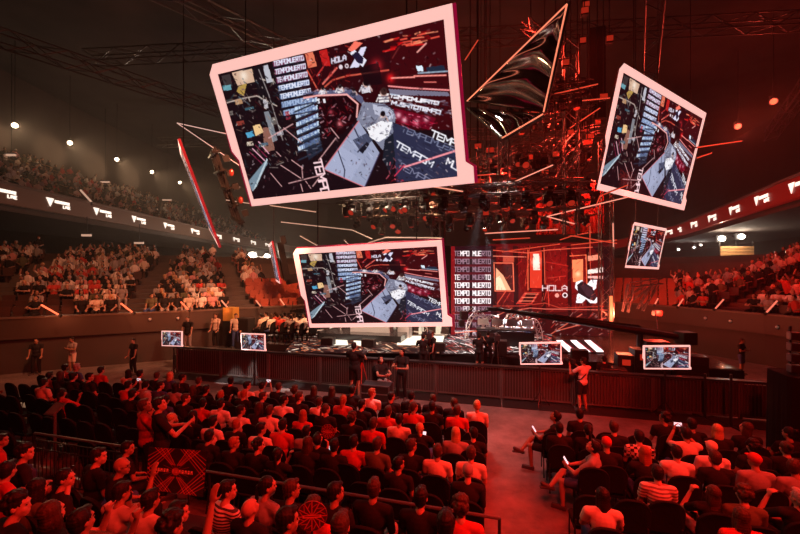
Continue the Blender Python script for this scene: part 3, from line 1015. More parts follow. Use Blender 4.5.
# upper tiers with their ribbon boards
UL = [Vector(p) for p in ((-24.2, -2), (-23.6, 20), (-23.7, 50), (-22, 74), (-12, 86), (4, 90))]
UR = [Vector(p) for p in ((16, 88), (34, 80), (37, 66), (31, 41.3), (27, 32), (23.4, 24), (20.6, 17.5), (16.5, 8), (12, -1))]
RIB_Z = 9.2
RIBL = mat('ribbon_board_left', (.14, .09, .07), .4, emit=srgb(120, 62, 44), strength=.10)
RIBR = mat('ribbon_board_right', (.14, .03, .02), .4, emit=srgb(190, 20, 16), strength=.2)
UM = mat('upper_stand_concrete', (.075, .06, .054), .85, noise=.3, scale=1.5)
UR_ROWS = 12
for side, line, rm in (('left', UL, RIBL), ('right', UR, RIBR)):
    mb = MB()
    strip(mb, line, .5, 3.0, RIB_Z - .9, RIB_Z - .6)
    for k in range(UR_ROWS):
        strip(mb, line, .6 + k * .9, .6 + (k + 1) * .9, RIB_Z - .6, RIB_Z - .1 + k * .48)
    tag(mb.build('floor_upper_stand_' + side, UM), kind='structure')
    mb = MB()
    strip(mb, line, .6 + UR_ROWS * .9, .9 + UR_ROWS * .9, RIB_Z, CEIL + 1.3)
    tag(mb.build('wall_upper_stand_' + side, WALLM), kind='structure')
    mb = MB()
    strip(mb, line, .1, .5, RIB_Z - .62, RIB_Z + .55, rm)
    rb = mb.build('ribbon_board', None)
    tag(rb, 'long LED ribbon board with repeated white logos along the %s' % ('upper left stand' if side == 'left' else 'red upper right stand'), 'ribbon board', 'ribbon boards')
    strip(MB(), line, -.05, .6, RIB_Z + .55, RIB_Z + .66).build('cap_rail', mat('ribbon_cap', (.2, .14, .12), .4), rb)
    # underside soffit closes the overhang
    tag(strip(MB(), line, .5, .6 + UR_ROWS * .9, RIB_Z - 1.0, RIB_Z - .9).build('ceiling_under_' + side, WALLM), kind='structure')

    # logos: a triangle, a line of small letters, a shorter line below
    def along(line, t):
        for i in range(len(line) - 1):
            L = (line[i + 1] - line[i]).length
            if t <= L:
                d = (line[i + 1] - line[i]).normalized()
                return line[i] + d * t, d
            t -= L
        return None, None
    if side == 'left':
        pxs = [(3, 192), (60, 203.5), (104, 213), (140, 220), (170, 226.5), (196, 231.5), (219, 236.5), (237, 240.5), (254, 244), (268, 246.5), (281, 249)]
    else:
        pxs = [(797, 187), (760, 199.5), (733, 209), (711, 217), (693, 224), (678, 230), (668, 234), (659, 237), (651, 240)]
    for px, py in pxs:
        # where the ray through the logo meets the board line in plan
        a = (px - CX) / F
        hit = None
        for i in range(len(line) - 1):
            A, B = line[i], line[i + 1]
            den = (B.x - A.x) - a * (B.y - A.y)
            if abs(den) < 1e-6: continue
            u = (a * A.y - A.x) / den
            if 0 <= u <= 1 and (A + (B - A) * u).y > 5:
                hit = (A + (B - A) * u, (B - A).normalized())
                break
        if hit is None:
            continue
        p, d = hit
        nrm = Vector((d.y, -d.x))  # towards the hall
        sgn = 1  # reading direction: seen from the hall, text runs along d
        dd = Vector((d.x, d.y, 0)) * sgn
        o = Vector((p.x, p.y, RIB_Z)) + Vector((nrm.x, nrm.y, 0)) * (-.08)
        sc = .70 if side == 'left' else .74
        up = Vector((0, 0, 1))
        thick = Vector((nrm.x, nrm.y, 0)) * .03
        mb = MB()

        def P(x, y):
            return o + dd * (x * sc) + up * (y * sc)
        mb.prism([P(-1.35, .40), P(-.55, .40), P(-.92, -.42)], thick)
        x = -.45
        for wdt in (.16, .16, .16, .16, .14, .16, .16, .16):
            mb.prism([P(x, .02), P(x + wdt, .02), P(x + wdt, .30), P(x, .30)], thick)
            x += wdt + .05
        # second line reads LIVE
        x = .50
        for ch in 'LIVE':
            for st in GLY[ch]:
                for (ax, ay), (bx, by) in zip(st[:-1], st[1:]):
                    mb.tube(P(x + ax * .15, -.36 + ay * .27), P(x + bx * .15, -.36 + by * .27), .035, 4)
            x += .20
        mb.build('logo', LOGO_E, rb)

# ------------------------------------------------------------------ seats and far spectators
SEAT_SHADED = mat('dark_stand_seat', (.05, .018, .014), .6, noise=.3, scale=3)  # same seats in a darker colour where little light falls
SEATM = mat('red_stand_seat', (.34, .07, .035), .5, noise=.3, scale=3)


def in_view(p, m=25):
    if p[1] < 2: return False
    x, y = proj(p)
    return -m < x < 800 + m and -m < y < 534 + m


def rows_of(line, o0, pitch, n, z0, rise, step):
    """seat places: (row, point, facing angle)"""
    out = []
    for k in range(n):
        L = offset_line(line, o0 + k * pitch)
        t = 0
        for i in range(len(L) - 1):
            d = (L[i + 1] - L[i])
            ln = d.length
            d.normalize()
            while t < ln:
                p = L[i] + d * t
                face = Vector((d.y, -d.x))
                out.append((k, Vector((p.x, p.y, z0 + k * rise)), math.atan2(face.y, face.x) - PI / 2, i, t / ln))
                t += step
            t -= ln
    return out


places = rows_of(BOWL, .3 + .45, PITCH, NR, Z0, RISE, .56)
AISLES = [(Vector((-13.2, 17.9)), Vector((-.40, .92))), (Vector((-8.6, 20.4)), Vector((-.50, .87))), (Vector((-18.6, 15.2)), Vector((-.45, .89))), (Vector((16.7, 19.2)), Vector((.93, .37))), (Vector((18.0, 15.0)), Vector((.95, .3)))]
STAND = []
for k, p, fa, i, u in places:
    if not in_view((p.x, p.y, p.z + .6)): continue
    if k >= 6 and i in LOW: continue
    q2 = Vector((p.x, p.y))
    if any(abs((q2 - a).cross(d)) < .75 and (q2 - a).dot(d) > -1 for a, d in AISLES): continue
    STAND.append((k, p, fa))
mb = MB()
for k, p, fa in STAND:
    M = Matrix.Rotation(fa, 3, 'Z')
    xs = proj((p.x, p.y, p.z + .6))[0]
    sm_ = SEATM if (225 < xs < 300 or 600 < xs < 700) else SEAT_SHADED
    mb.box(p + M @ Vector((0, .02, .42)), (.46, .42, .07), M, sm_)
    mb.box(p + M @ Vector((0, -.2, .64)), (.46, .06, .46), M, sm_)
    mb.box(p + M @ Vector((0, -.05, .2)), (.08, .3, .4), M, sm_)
for line in (UL, UR):
    for k, p, fa, i, u in rows_of(line, 1.2, .9, UR_ROWS - 1, RIB_Z - .1, .48, .6):
        if in_view(p) and p.y < 70 and p.x < 0:
            M = Matrix.Rotation(fa, 3, 'Z')
            mb.box(p + M @ Vector((0, .02, .42)), (.46, .42, .07), M, SEAT_SHADED)
            mb.box(p + M @ Vector((0, -.2, .64)), (.46, .06, .46), M, SEAT_SHADED)
o = mb.build('stand_seats')
tag(o, 'rows of fixed dark and orange red plastic seats on the raised stands', 'seats', kind='stuff')

CLOTH_C = {'white': (.62, .58, .55), 'grey': (.26, .25, .25), 'dark': (.018, .017, .018), 'red': (.42, .05, .04), 'blue': (.05, .08, .2), 'beige': (.58, .50, .42), 'olive': (.10, .10, .06), 'pink': (.5, .24, .24)}
for k, c in CLOTH_C.items():
    mat('cloth_' + k, c, .95, noise=.12, scale=30, spec=.1)
SKIN = [mat('skin_light', (.40, .23, .17), .6, spec=.25), mat('skin_tan', (.30, .17, .11), .6, spec=.25), mat('skin_brown', (.22, .12, .08), .5)]
HAIRC = {'dark': mat('hair_dark', (.012, .009, .008), .5, noise=.4, scale=60, bump=.3, spec=.2), 'brown': mat('hair_brown', (.05, .028, .016), .5, noise=.4, scale=60, bump=.3, spec=.2),
         'blonde': mat('hair_blonde', (.42, .27, .13), .45, noise=.35, scale=60, bump=.3, spec=.2), 'grey': mat('hair_grey', (.28, .27, .26), .5, noise=.3, scale=60, bump=.3, spec=.2), 'red': mat('hair_ginger', (.25, .08, .03), .5, noise=.3, scale=60, bump=.3, spec=.2)}


def far_person(mb, p, fa, shirt, hair, skin, lean=0.0, stand=False):
    M = Matrix.Rotation(fa, 3, 'Z')
    h = .42 if stand else 0

    def T(x, y, z): return p + M @ Vector((x, y + lean * (z - .5), z + h))
    # torso: a tapered six-sided body
    pr = [(.13, .09, .44), (.19, .12, .70), (.21, .12, .95), (.15, .09, 1.06), (.055, .055, 1.13)]
    vs, fs = [], []
    for a, b, z in pr:
        for i in range(6):
            vs.append(T(a * math.cos(i * PI / 3), b * math.sin(i * PI / 3), z))
    for j in range(len(pr) - 1):
        for i in range(6):
            fs.append((j * 6 + i, j * 6 + (i + 1) % 6, j * 6 + 6 + (i + 1) % 6, j * 6 + 6 + i))
    mb.add(vs, fs, shirt)
    mb.ball(T(0, .03, 1.24), (.085, .1, .12), 6, 4, M, skin)
    mb.ball(T(0, -.005, 1.275), (.1, .105, .11), 6, 4, M, hair)
    for s in (-1, 1):
        r = random.random()
        el = (s * .26, .06, .76) if r > .12 else (s * .3, .1, 1.15)
        hd = (s * .12, .32, .66) if r > .12 else (s * .2, .15, 1.45)
        mb.tube(T(s * .2, 0, 1.0), T(*el), .05, 4, .042, shirt, cap=False)
        mb.tube(T(*el), T(*hd), .04, 4, .035, skin)
        if not stand:
            mb.tube(T(s * .1, .05, .52), T(s * .13, .45, .50), .08, 5, .06, MATS['cloth_dark'])
            mb.tube(T(s * .13, .45, .50), T(s * .13, .43, .06), .055, 5, .04, MATS['cloth_dark'])
        else:
            mb.tube(T(s * .09, 0, .5), T(s * .1, 0, -.38), .085, 5, .05, MATS['cloth_dark'])


crowd = MB()
NEAR_STAND = []          # places that get a person of their own
cand = []
SHW = [MATS['cloth_' + c] for c in ('white', 'beige', 'grey', 'beige', 'dark', 'dark', 'red', 'pink', 'dark', 'white', 'olive', 'grey')]
HCS = [HAIRC[c] for c in ('dark', 'dark', 'brown', 'brown', 'blonde', 'grey')]
for k, p, fa in STAND:
    x, y = proj((p.x, p.y, p.z + .9))
    occ = .93 if x < 205 else (.85 if x < (236 if k < 6 else 268) else (.03 if x < 300 else (0 if x < 618 else (.04 if x < 672 else (.5 if x < 692 else .93)))))
    if x < 90 and k < 3 and x < 72: occ *= .12
    if random.random() < occ:
        cand.append((p.y * p.y + p.x * p.x, k, p, fa))
cand.sort(key=lambda t: t[0])
vis = [c for c in cand if in_view((c[2].x, c[2].y, c[2].z + 1), -6)]
NEAR_STAND = vis[:64]
nearset = {id(c) for c in NEAR_STAND}
for c in cand:
    if id(c) in nearset: continue
    _, k, p, fa = c
    far_person(crowd, p + Vector((random.uniform(-.05, .05), random.uniform(-.05, .05), random.uniform(-.05, .04))), fa + random.uniform(-.4, .4), random.choice(SHW), random.choice(HCS), random.choice(SKIN), random.uniform(-.1, .3), random.random() < .06)
for line in (UL, UR):
    for k, p, fa, i, u in rows_of(line, 1.2, .9, UR_ROWS - 1, RIB_Z - .1, .48, .6):
        if in_view(p) and p.y < 66 and p.x < 0 and random.random() < .42:
            far_person(crowd, p, fa + random.uniform(-.4, .4), random.choice(SHW), random.choice(HCS), random.choice(SKIN), random.uniform(-.1, .3))
tag(crowd.build('crowd'), 'distant seated spectators filling the raised stands on both sides', 'crowd', kind='stuff')

# leaning light tubes on the stand board
for side, arr in (('left', [((41.5, 305), (60, 316)), ((121, 303.5), (133.5, 313.5)), ((181, 302), (189, 311)), ((221.5, 300.5), (228.5, 309)), ((256, 300.5), (261.5, 307.5)), ((280, 299), (285, 306.3))]),
                  ('right', [((777, 301), (765.5, 314)), ((723.5, 299.5), (714.5, 310)), ((683, 299), (677.5, 307.5)), ((658, 298.5), (654.5, 305.5))])):
    for j, (a, b) in enumerate(arr):
        B = PZ(b[0], b[1], 2.5)
        A = PY(a[0], a[1], B.y + .25)
        em = TUBE_ORANGE if side == 'left' and j < 3 else (mat('amber_led_tube', (.1, .04, .02), .5, emit=(1.0, .30, .16), strength=1.1) if side == 'left' else mat('coral_led_tube', (.1, .04, .03), .5, emit=(1.0, .20, .12), strength=1.0))
        root = empty('light_tube', B, 0, 'glowing %s tube leaning on the %s stand board, %s from the picture edge' % ('orange' if side == 'left' else 'coral red', side, ordw(j)), 'light tube', 'leaning tubes on the stand boards')
        MB().tube((0, 0, 0.02), A - B, .036, 8).build('tube', em, root)
        lamp('POINT', 'tube_glow', B + Vector((0, -.45, .0)), 34 if side == 'left' and j < 3 else 2, (1, .22, .08), size=.05)
        d = (A - B).normalized()
        MB().tube(-d * .05 + Vector((0, 0, .02)), d * .03 + Vector((0, 0, .02)), .07, 8).build('foot', PLASTIC, root)
for i, (px, py, Y, em) in enumerate([(11, 155, 30, 0), (105, 182, 40, 0), (167, 200, 50, 0), (86.5, 235.3, 26, 0), (139, 243, 30, 0)]):
    p = PY(px, py, Y)
    ln = 4.4 * Y / F
    root = empty('strip_light', p, 0, 'small warm strip light glowing %s' % ('high above the upper left stand, %s from the picture edge' % ordw(i) if i < 3 else 'under the upper left stand, %s of two' % ordw(i - 3)), 'strip light', 'warm strip lights')
    MB().box((0, 0, 0), (ln * 2, .15, .14), Matrix.Rotation(R(0), 3, 'Y')).build('tube', TUBE_DIM, root)
    MB().box((0, 0, .12), (ln * 2.1, .2, .1)).build('housing', PLASTIC, root)
    MB().box((0, .05, .17 + (CEIL + 1.1 - p.z if i < 3 else RIB_Z - 1 - p.z) / 2), (.04, .04, (CEIL + .95 - p.z if i < 3 else max(.2, RIB_Z - 1 - p.z)))).build('rod', METAL, root)
for i, (a, b, Y) in enumerate([((80.5, 190), (91.5, 202), 28), ((157, 209), (163, 219), 45)]):
    A, B = PY(*a, Y), PY(*b, Y)
    root = empty('light_tube', B, 0, 'pale tube leaning on the rail of the upper left stand, %s one' % ('nearer' if i == 0 else 'farther'), 'light tube', 'leaning tubes on the upper rail')
    MB().tube((0, 0, 0), A - B, .07, 8).build('tube', TUBE_DIM, root)
    MB().tube((0, 0, -.25), (0, 0, .02), .06, 6).build('foot', PLASTIC, root)

# ------------------------------------------------------------------ roof lamps
def flood(px, py, Y, lens, label, group, color, power, aim, spot=70, size=.5, halo=.03, rod=True):
    p = PY(px, py, Y)
    root = empty('flood_light', p, 0, label, 'flood light', group)
    aim = Vector(aim)
    d = (aim - p).normalized()
    M = look_matrix(d)
    MB().lathe([(.10, -.55), (.26, -.45), (.30, -.1), (.36, 0), (.30, .0), (.27, -.06)], 16, M).build('housing', PLASTIC, root, True)
    MB().lathe([(.01, -.045), (.26, -.045), (.26, -.035), (.01, -.02)], 16, M).build('lens', lens, root)
    mb = MB()
    top = ((CEIL + 1.28 if rod else RIB_Z - 1.02) - p.z) / .72
    mb.tube((0, 0, top), (0, 0, .5), .035, 6)
    mb.path([(-.42, 0, 0), (-.42, 0, .45), (.42, 0, .45), (.42, 0, 0)], .03, 6)
    mb.build('bracket', METAL, root)
    lamp('SPOT', 'flood_lamp', p + d * .12, power, color, aim, size=.18, spot=spot, blend=.6)
    if color[1] > .5 and power > 1000:
        lamp('SPOT', 'flood_side_lamp', p + Vector((-.5, 0, 0)), 800, color, p + Vector((-14, -5, .3)), size=.15, spot=44, blend=.7)  # second spot added to light the haze beside the lamp
    root.scale = (.72,) * 3
    if not rod:
        for ch in root.children:
            if ch.name.startswith('lens'): ch.scale = (.5, .5, .5)
    lamp('POINT', 'flood_glow', p + d * .3 - Vector((0, .35, .1)), power * halo, color, size=.12)
    return root


WARM = (1.0, .62, .34)


def p_y(y):
    return y

for i, (px, py, Y) in enumerate([(15, 125.5, 28.5), (70, 143, 33.5), (117, 159.5, 39), (152, 172, 44.5), (180, 182.5, 50)]):
    flood(px, py, Y, LAMP_WARM, 'warm flood light under the roof at left, %s from the picture edge' % ordw(i), 'warm flood lights', WARM, 2800, (-8 + i, p_y(Y) - 14, 3), 50)
for i, (px, py, Y) in enumerate([(738, 126.5, 29.5), (773.5, 101.5, 25.5)]):
    flood(px, py, Y, LAMP_RED, 'red flood light under the roof at right, the %s of two' % ('farther' if i == 0 else 'nearer'), 'red flood lights', (1, .07, .04), 700 if i == 0 else 350, (10, 14, 2), 110, halo=.6)

# control booths with bright work lamps, far left and far right
def booth(px, py, Y, wpx, hpx, label, lamps, board):
    c = PY(px, py, Y)
    k = Y / F
    root = empty('control_booth', (c.x, c.y, 5.4 if c.z > 5.6 else c.z - 1.2), 0, label, 'booth', 'control booths in the stands')
    z0 = c.z - root.location.z
    W, Hh = wpx * k, hpx * k
    mb = MB()
    for j in range(4):
        mb.box((0, 0, z0 - Hh / 2 + (j + .5) * Hh / 4), (W, .12, Hh / 4 * .82))
    mb.build('board_front', board, root)
    mb = MB()
    for x in (-W / 2, 0, W / 2):
        mb.box((x, .1, (z0 + Hh * .9) / 2 - 2), (.1, .1, z0 + Hh * .9 + 4))
    mb.box((0, 1.2, z0 - Hh / 2), (W, 2.4, .15))
    mb.box((0, .6, z0 + Hh * 1.35), (W * 1.1, .2, .14))
    mb.build('scaffold', METAL, root)
    for q, (lx, ly, r) in enumerate(lamps):
        p = PY(lx, ly, Y - .2) - root.location
        l = MB().ball(p, (r * 1.4, .12, r), 12, 8).build('work_lamp', LAMP_WHITE, root)
        MB().box(p + Vector((0, .22, 0)), (r * 3.2, .22, r * 2.4)).build('housing', PLASTIC, l)
        lamp('POINT', 'work_glow', PY(lx, ly + 1, Y - 1.0), 700 if px < 400 else 260, (1, .8, .6), size=.1)
        lamp('SPOT', 'work_light', PY(lx, ly, Y - .5), 60, (1, .86, .72), PY(lx, ly + 60, Y - 6), size=.25, spot=100, blend=.8)
    return root


WOOD = mat('orange_ply_board', (.5, .26, .10), .6, emit=None, noise=.2, scale=3)
booth(737, 252, 34, 33, 12, 'wooden fronted control booth with bright work lamps above the right stand', [(722, 238.5, .24), (741.5, 236.5, .24)], WOOD)
booth(250, 268, 44, 26, 8, 'control booth with bright work lamps beyond the left stand', [(252, 255, .34), (267, 256, .24), (286, 261, .2)], WOOD)
for i, (px, py) in enumerate([(678.5, 249.5), (694, 247.5), (701, 245)]):
    flood(px, py, 46, LAMP_WHITE, 'white spot glowing in the far dark, %s of three from the small screen' % ordw(i), 'white spots far right', (1, .9, .8), 60, (20, 20, 6), 60, halo=.5, rod=False)

# ------------------------------------------------------------------ trusses and the lamps on them
def truss(p, q, size, label, cell=.55, group='roof trusses', n=4, r=.028):
    p, q = Vector(p), Vector(q)
    d = (q - p)
    L = d.length
    d.normalize()
    up = Vector((0, 0, 1)) if abs(d.z) < .9 else Vector((S_, C_, 0))
    a = d.cross(up).normalized()
    b = a.cross(d)
    h = size / 2
    corners = [a * h + b * h, a * -h + b * h, a * -h - b * h, a * h - b * h]
    root = empty('lighting_truss', (p + q) / 2, 0, label, 'truss', group)
    o = (p + q) / 2
    mb = MB()
    for c in corners:
        mb.tube(p - o + c, q - o + c, r * 1.15, 6)
    mb.build('chords', ALU, root)
    mb = MB()
    k = max(1, int(L / (cell if cell else .55)))
    for i in range(k):
        t0, t1 = p - o + d * (L * i / k), p - o + d * (L * (i + 1) / k)
        for j in range(4):
            c0, c1 = corners[j], corners[(j + 1) % 4]
            if (i + j) % 2:
                c0, c1 = c1, c0
            mb.tube(t0 + c0, t1 + c1, r * .7, 4, cap=False)
    mb.build('bracing', ALU, root)
    return root


TR = []
for i, (d, z, s0, s1) in enumerate([(16.4, 8.0, -7, 3.4), (17.9, 8.2, -8, 4.0), (19.4, 7.7, -8, 4.4), (20.9, 7.6, -7, 5.0), (17.1, 12.2, .4, 3.6), (19.0, 10.4, .8, 4.2), (20.6, 12.6, 1.0, 4.8)]):
    truss(loc(s0, d, z), loc(s1, d, z), .42, 'aluminium lighting truss across the stage, %s row from the audience' % ordw(i), group='trusses across the stage')
    TR.append((s0, s1, d, z))
for i, s in enumerate((-5.5, -.5, 3.0)):
    truss(loc(s, 15.6, 9.4), loc(s, 22.3, 8.9), .42, 'aluminium truss running towards the stage wall, %s from the left' % ordw(i), group='trusses along the stage')
for i, (px, d, y0, y1) in enumerate([(571, 17.5, 40, 235), (606, 21.0, 140, 330), (503, 18.5, 128, 205), (436, 20.5, 190, 262)]):
    a, b = PD(px, y0, d), PD(px, y1, d)
    truss(b, (b.x, b.y, a.z), .55 if i < 2 else .45, 'upright black truss tower, %s' % ('right of the large triangular panel', 'at the right end of the stage wall', 'above the red stage wall', 'behind the lower screen')[i], group='upright trusses')
for i, (a, b) in enumerate([((-18, 10, 17.5), (2, 34, 19)), ((-24, 16, 16.8), (-6, 42, 18)), ((6, 8, 18.5), (24, 36, 18)), ((14, 6, 17.5), (34, 34, 17)), ((-22, 26, 19.5), (26, 22, 19.5)), ((-26, 40, 18.5), (30, 36, 18.5))]):
    truss(a, b, .8, 'long dark roof truss, %s' % ('over the left floor', 'over the left stand', 'over the right floor', 'over the right stand', 'crossing above the large screen', 'crossing far behind the stage')[i], cell=1.2, group='long roof trusses', r=.045)


def make_head(lens, tilt):
    root = bpy.data.objects.new('moving_head_light', None)
    link(root)
    mb = MB().box((0, 0, -.10), (.30, .36, .18)).tube((-.1, 0, 0), (-.1, 0, .12), .03, 6).tube((.1, 0, 0), (.1, 0, .12), .03, 6)
    mb.build('base', PLASTIC, root, bevel=.02)
    mb = MB().box((-.19, 0, -.36), (.06, .16, .38)).box((.19, 0, -.36), (.06, .16, .38)).box((0, 0, -.21), (.42, .2, .06))
    mb.build('yoke', PLASTIC, root, bevel=.015)
    d = Vector((0, -math.sin(tilt), -math.cos(tilt)))
    M = look_matrix(d)
    prof = [(.06, -.24), (.13, -.22), (.155, -.10), (.15, .05), (.165, .22), (.15, .22), (.145, .19)]
    hd = MB().lathe([(r, z) for r, z in prof], 14, M).build('head', PLASTIC, root, True)
    hd.location = (0, 0, -.44)
    MB().lathe([(.01, .185), (.145, .185), (.145, .195), (.01, .205)], 14, M).build('lens', lens, hd)
    return root


HEADS = [make_head(GLASS, .3), make_head(LAMP_REDDIM, .9), make_head(GLASS, 1.1), make_head(LAMP_REDDIM, .1)]
used = [False] * 4
hi = 0
for i, (s0, s1, d, z) in enumerate(TR):
    n = 12 if i < 4 else 6
    for j in range(n):
        s = s0 + (s1 - s0) * (j + .5) / n
        k = rng.integers(4)
        if used[k]:
            o = copy_tree(HEADS[k])
        else:
            o = HEADS[k]
            used[k] = True
        o.location = loc(s, d, z - .23)
        o.rotation_euler = (0, 0, -YAW + rng.uniform(-.9, .9))
        sc = .85 + .25 * rng.random()
        o.scale = (sc, sc, sc)
        tag(o, 'black moving head lamp, %s from the left on the %s stage truss' % (ordw(j), ordw(i)), 'stage light', 'moving heads on the stage trusses')

# square wash lamps seen glowing red in the rig
for i, (px, py, d) in enumerate([(585, 10, 16), (610, 38, 17), (566, 62, 16), (478, 146, 17), (490, 150, 17), (470, 176, 16), (477, 181, 17), (556, 154, 18), (583, 40, 17.5), (571, 132, 19), (531, 157, 18), (588, 142, 18), (486, 213, 18), (545, 172, 19), (566, 178, 19), (586, 4, 18), (598, 122, 18), (590, 136, 19), (604, 96, 19), (578, 88, 18.5)]):
    p = PD(px, py, d)
    root = empty('wash_light', p, -YAW, 'small red glowing wash lamp in the rig, %s found from the %s' % (ordw(i), 'stage side'), 'stage light', 'red wash lamps')
    wd = rng.uniform(.16, .36)
    MB().box((0, .12, 0), (wd * 1.1, .2, .34)).build('housing', PLASTIC, root, bevel=.02)
    MB().box((0, .0, 0), (wd, .05, .2)).build('lens', LAMP_REDDIM, root)
    MB().tube((0, .12, .15), (0, .12, CEIL + 1.28 - p.z), .022, 6).build('clamp', METAL, root)
    tag(root, 'red glowing wash lamp, %s one along the rig from the left' % ordw(i))

for i, (px, py, d, tx, ty) in enumerate([(481, 203.5, 18.5, 476, 232), (500, 222, 19, 504, 242), (484.5, 228.5, 19, 488, 246)]):
    p = PD(px, py, d)
    t = PD(tx, ty, d)
    root = empty('pin_spot', p, 0, 'white beam lamp shining down above the stage wall, %s' % ('highest of three', 'right of three', 'lowest left of three')[i], 'stage light', 'white beam lamps')
    M = look_matrix(t - p)
    MB().lathe([(.10, -.4), (.16, -.3), (.16, .0), (.13, 0), (.12, -.03)], 12, M).build('housing', PLASTIC, root, True)
    MB().lathe([(.01, -.03), (.11, -.03), (.11, -.02), (.01, -.015)], 12, M).build('lens', LAMP_WHITE, root)
    MB().tube((0, 0, .25), (0, 0, CEIL + 1.28 - p.z), .02, 6).build('clamp', METAL, root)
    lamp('SPOT', 'beam_lamp', p + (t - p).normalized() * .05, 12000, (.9, .9, 1.0), t, size=.08, spot=16, blend=.4)

# ------------------------------------------------------------------ LED tubes and triangular frames in the rig
def tube_thing(pts, d, em, label, r=.026, group='led tubes in the rig'):
    P = [PD(x, y, dd) for (x, y), dd in zip(pts, d if isinstance(d, (list, tuple)) else [d] * len(pts))]
    o = sum(P, Vector()) / len(P)
    root = empty('led_tube', o, 0, label, 'led tube', group)
    MB().path([p - o for p in P], r, 6).build('tube', em, root)
    MB().path([p - o + Vector((0, .07, .02)) for p in P], r * 1.3, 6).build('channel', PLASTIC, root)
    return root


for pts, d, em, lab in [
    ([(500, 199), (500, 188), (553, 165)], 18.5, TUBE_PINK, 'bent pink led tube rising to the right above the stage wall'),
    ([(575, 224), (547, 216.5), (628, 197)], 19, TUBE_PINK, 'pink led tube folded into a sharp arrow left of the tall screen'),
    ([(485, 233.5), (558, 229.5)], 20, TUBE_PINK, 'level pink led tube just above the stage wall'),
    ([(420, 184.5), (463, 191.5)], 16, TUBE_PINK, 'short pink led tube under the right corner of the largest screen'),
    ([(472, 185), (500, 199)], 19, TUBE_RED, 'short red led tube right of the largest screen'),
    ([(226, 188.5), (240, 187)], 19, TUBE_DIM, 'short dim led tube left of the largest screen, upper of two'),
    ([(226, 200), (250, 203.5)], 19, TUBE_DIM, 'short dim led tube left of the largest screen, lower of two'),
    ([(270, 205.5), (316, 212)], 18, TUBE_DIM, 'pale led tube under the left part of the largest screen'),
    ([(281, 222), (352, 230), (372, 239)], 18.5, TUBE_DIM, 'bent pale led tube above the lower screen, left one'),
    ([(368, 243), (386, 237.5), (442, 238)], 18.5, TUBE_DIM, 'bent pale led tube above the lower screen, right one'),
    ([(300, 236), (318, 246)], 18.5, TUBE_DIM, 'short pale led tube above the left corner of the lower screen'),
    ([(344, 240), (352, 248)], 19, TUBE_DIM, 'tiny pale led tube above the middle of the lower screen'),
    ([(570, 235.5), (617, 243.5)], 19.5, TUBE_RED, 'red led tube sloping down to the right of the stage wall'),
    ([(613, 223), (613.5, 247)], 19.5, TUBE_PINK, 'short upright pink led tube left of the small hanging screen'),
    ([(571, 245), (617, 240)], 20.5, TUBE_RED, 'red led tube crossing in front of the right stage truss'),
    ([(590, 226), (590, 247)], 20.5, TUBE_RED, 'short upright red led tube at the right end of the stage wall'),
    ([(697, 147.5), (742, 141)], 19, TUBE_RED, 'long thin red tube right of the tall tilted screen, upper'),
    ([(697, 158), (712, 153)], 19, TUBE_RED, 'short thin red tube right of the tall tilted screen, lower'),
    ([(553, 196), (583, 186)], 20, TUBE_RED, 'faint red led tube in the middle of the rig'),
    ([(596, 206), (600, 196), (628, 185)], 19, TUBE_RED, 'faint red led tube under the tall tilted screen'),
    ([(465, 60), (478, 40)], 15, TUBE_RED, 'thin red rod above the large triangular panel'),
    ([(546, 96), (598, 84)], 17, TUBE_RED, 'broad red led tube right of the triangular panel, upper'),
    ([(546, 104), (610, 98)], 17.5, TUBE_RED, 'broad red led tube right of the triangular panel, lower'),
    ([(570, 128), (600, 108)], 18, TUBE_RED, 'slanting red led tube right of the triangular panel'),
    ([(560, 240), (572, 236), (592, 232)], 21, TUBE_RED, 'small red led tube above the right of the stage wall'),
    ([(493, 240), (530, 238)], 20.5, TUBE_RED, 'small red led tube above the left of the stage wall'),
    ([(502, 252), (560, 244)], 21.2, TUBE_RED, 'red led tube along the top of the stage wall'),
    ([(447, 166), (470, 166)], 17, TUBE_RED, 'short red bar beside the lower corner of the largest screen'),
    ([(470, 176), (496, 174)], 17, TUBE_RED, 'short red bar right of the largest screen'),
]:
    tube_thing(pts, d, em, lab)

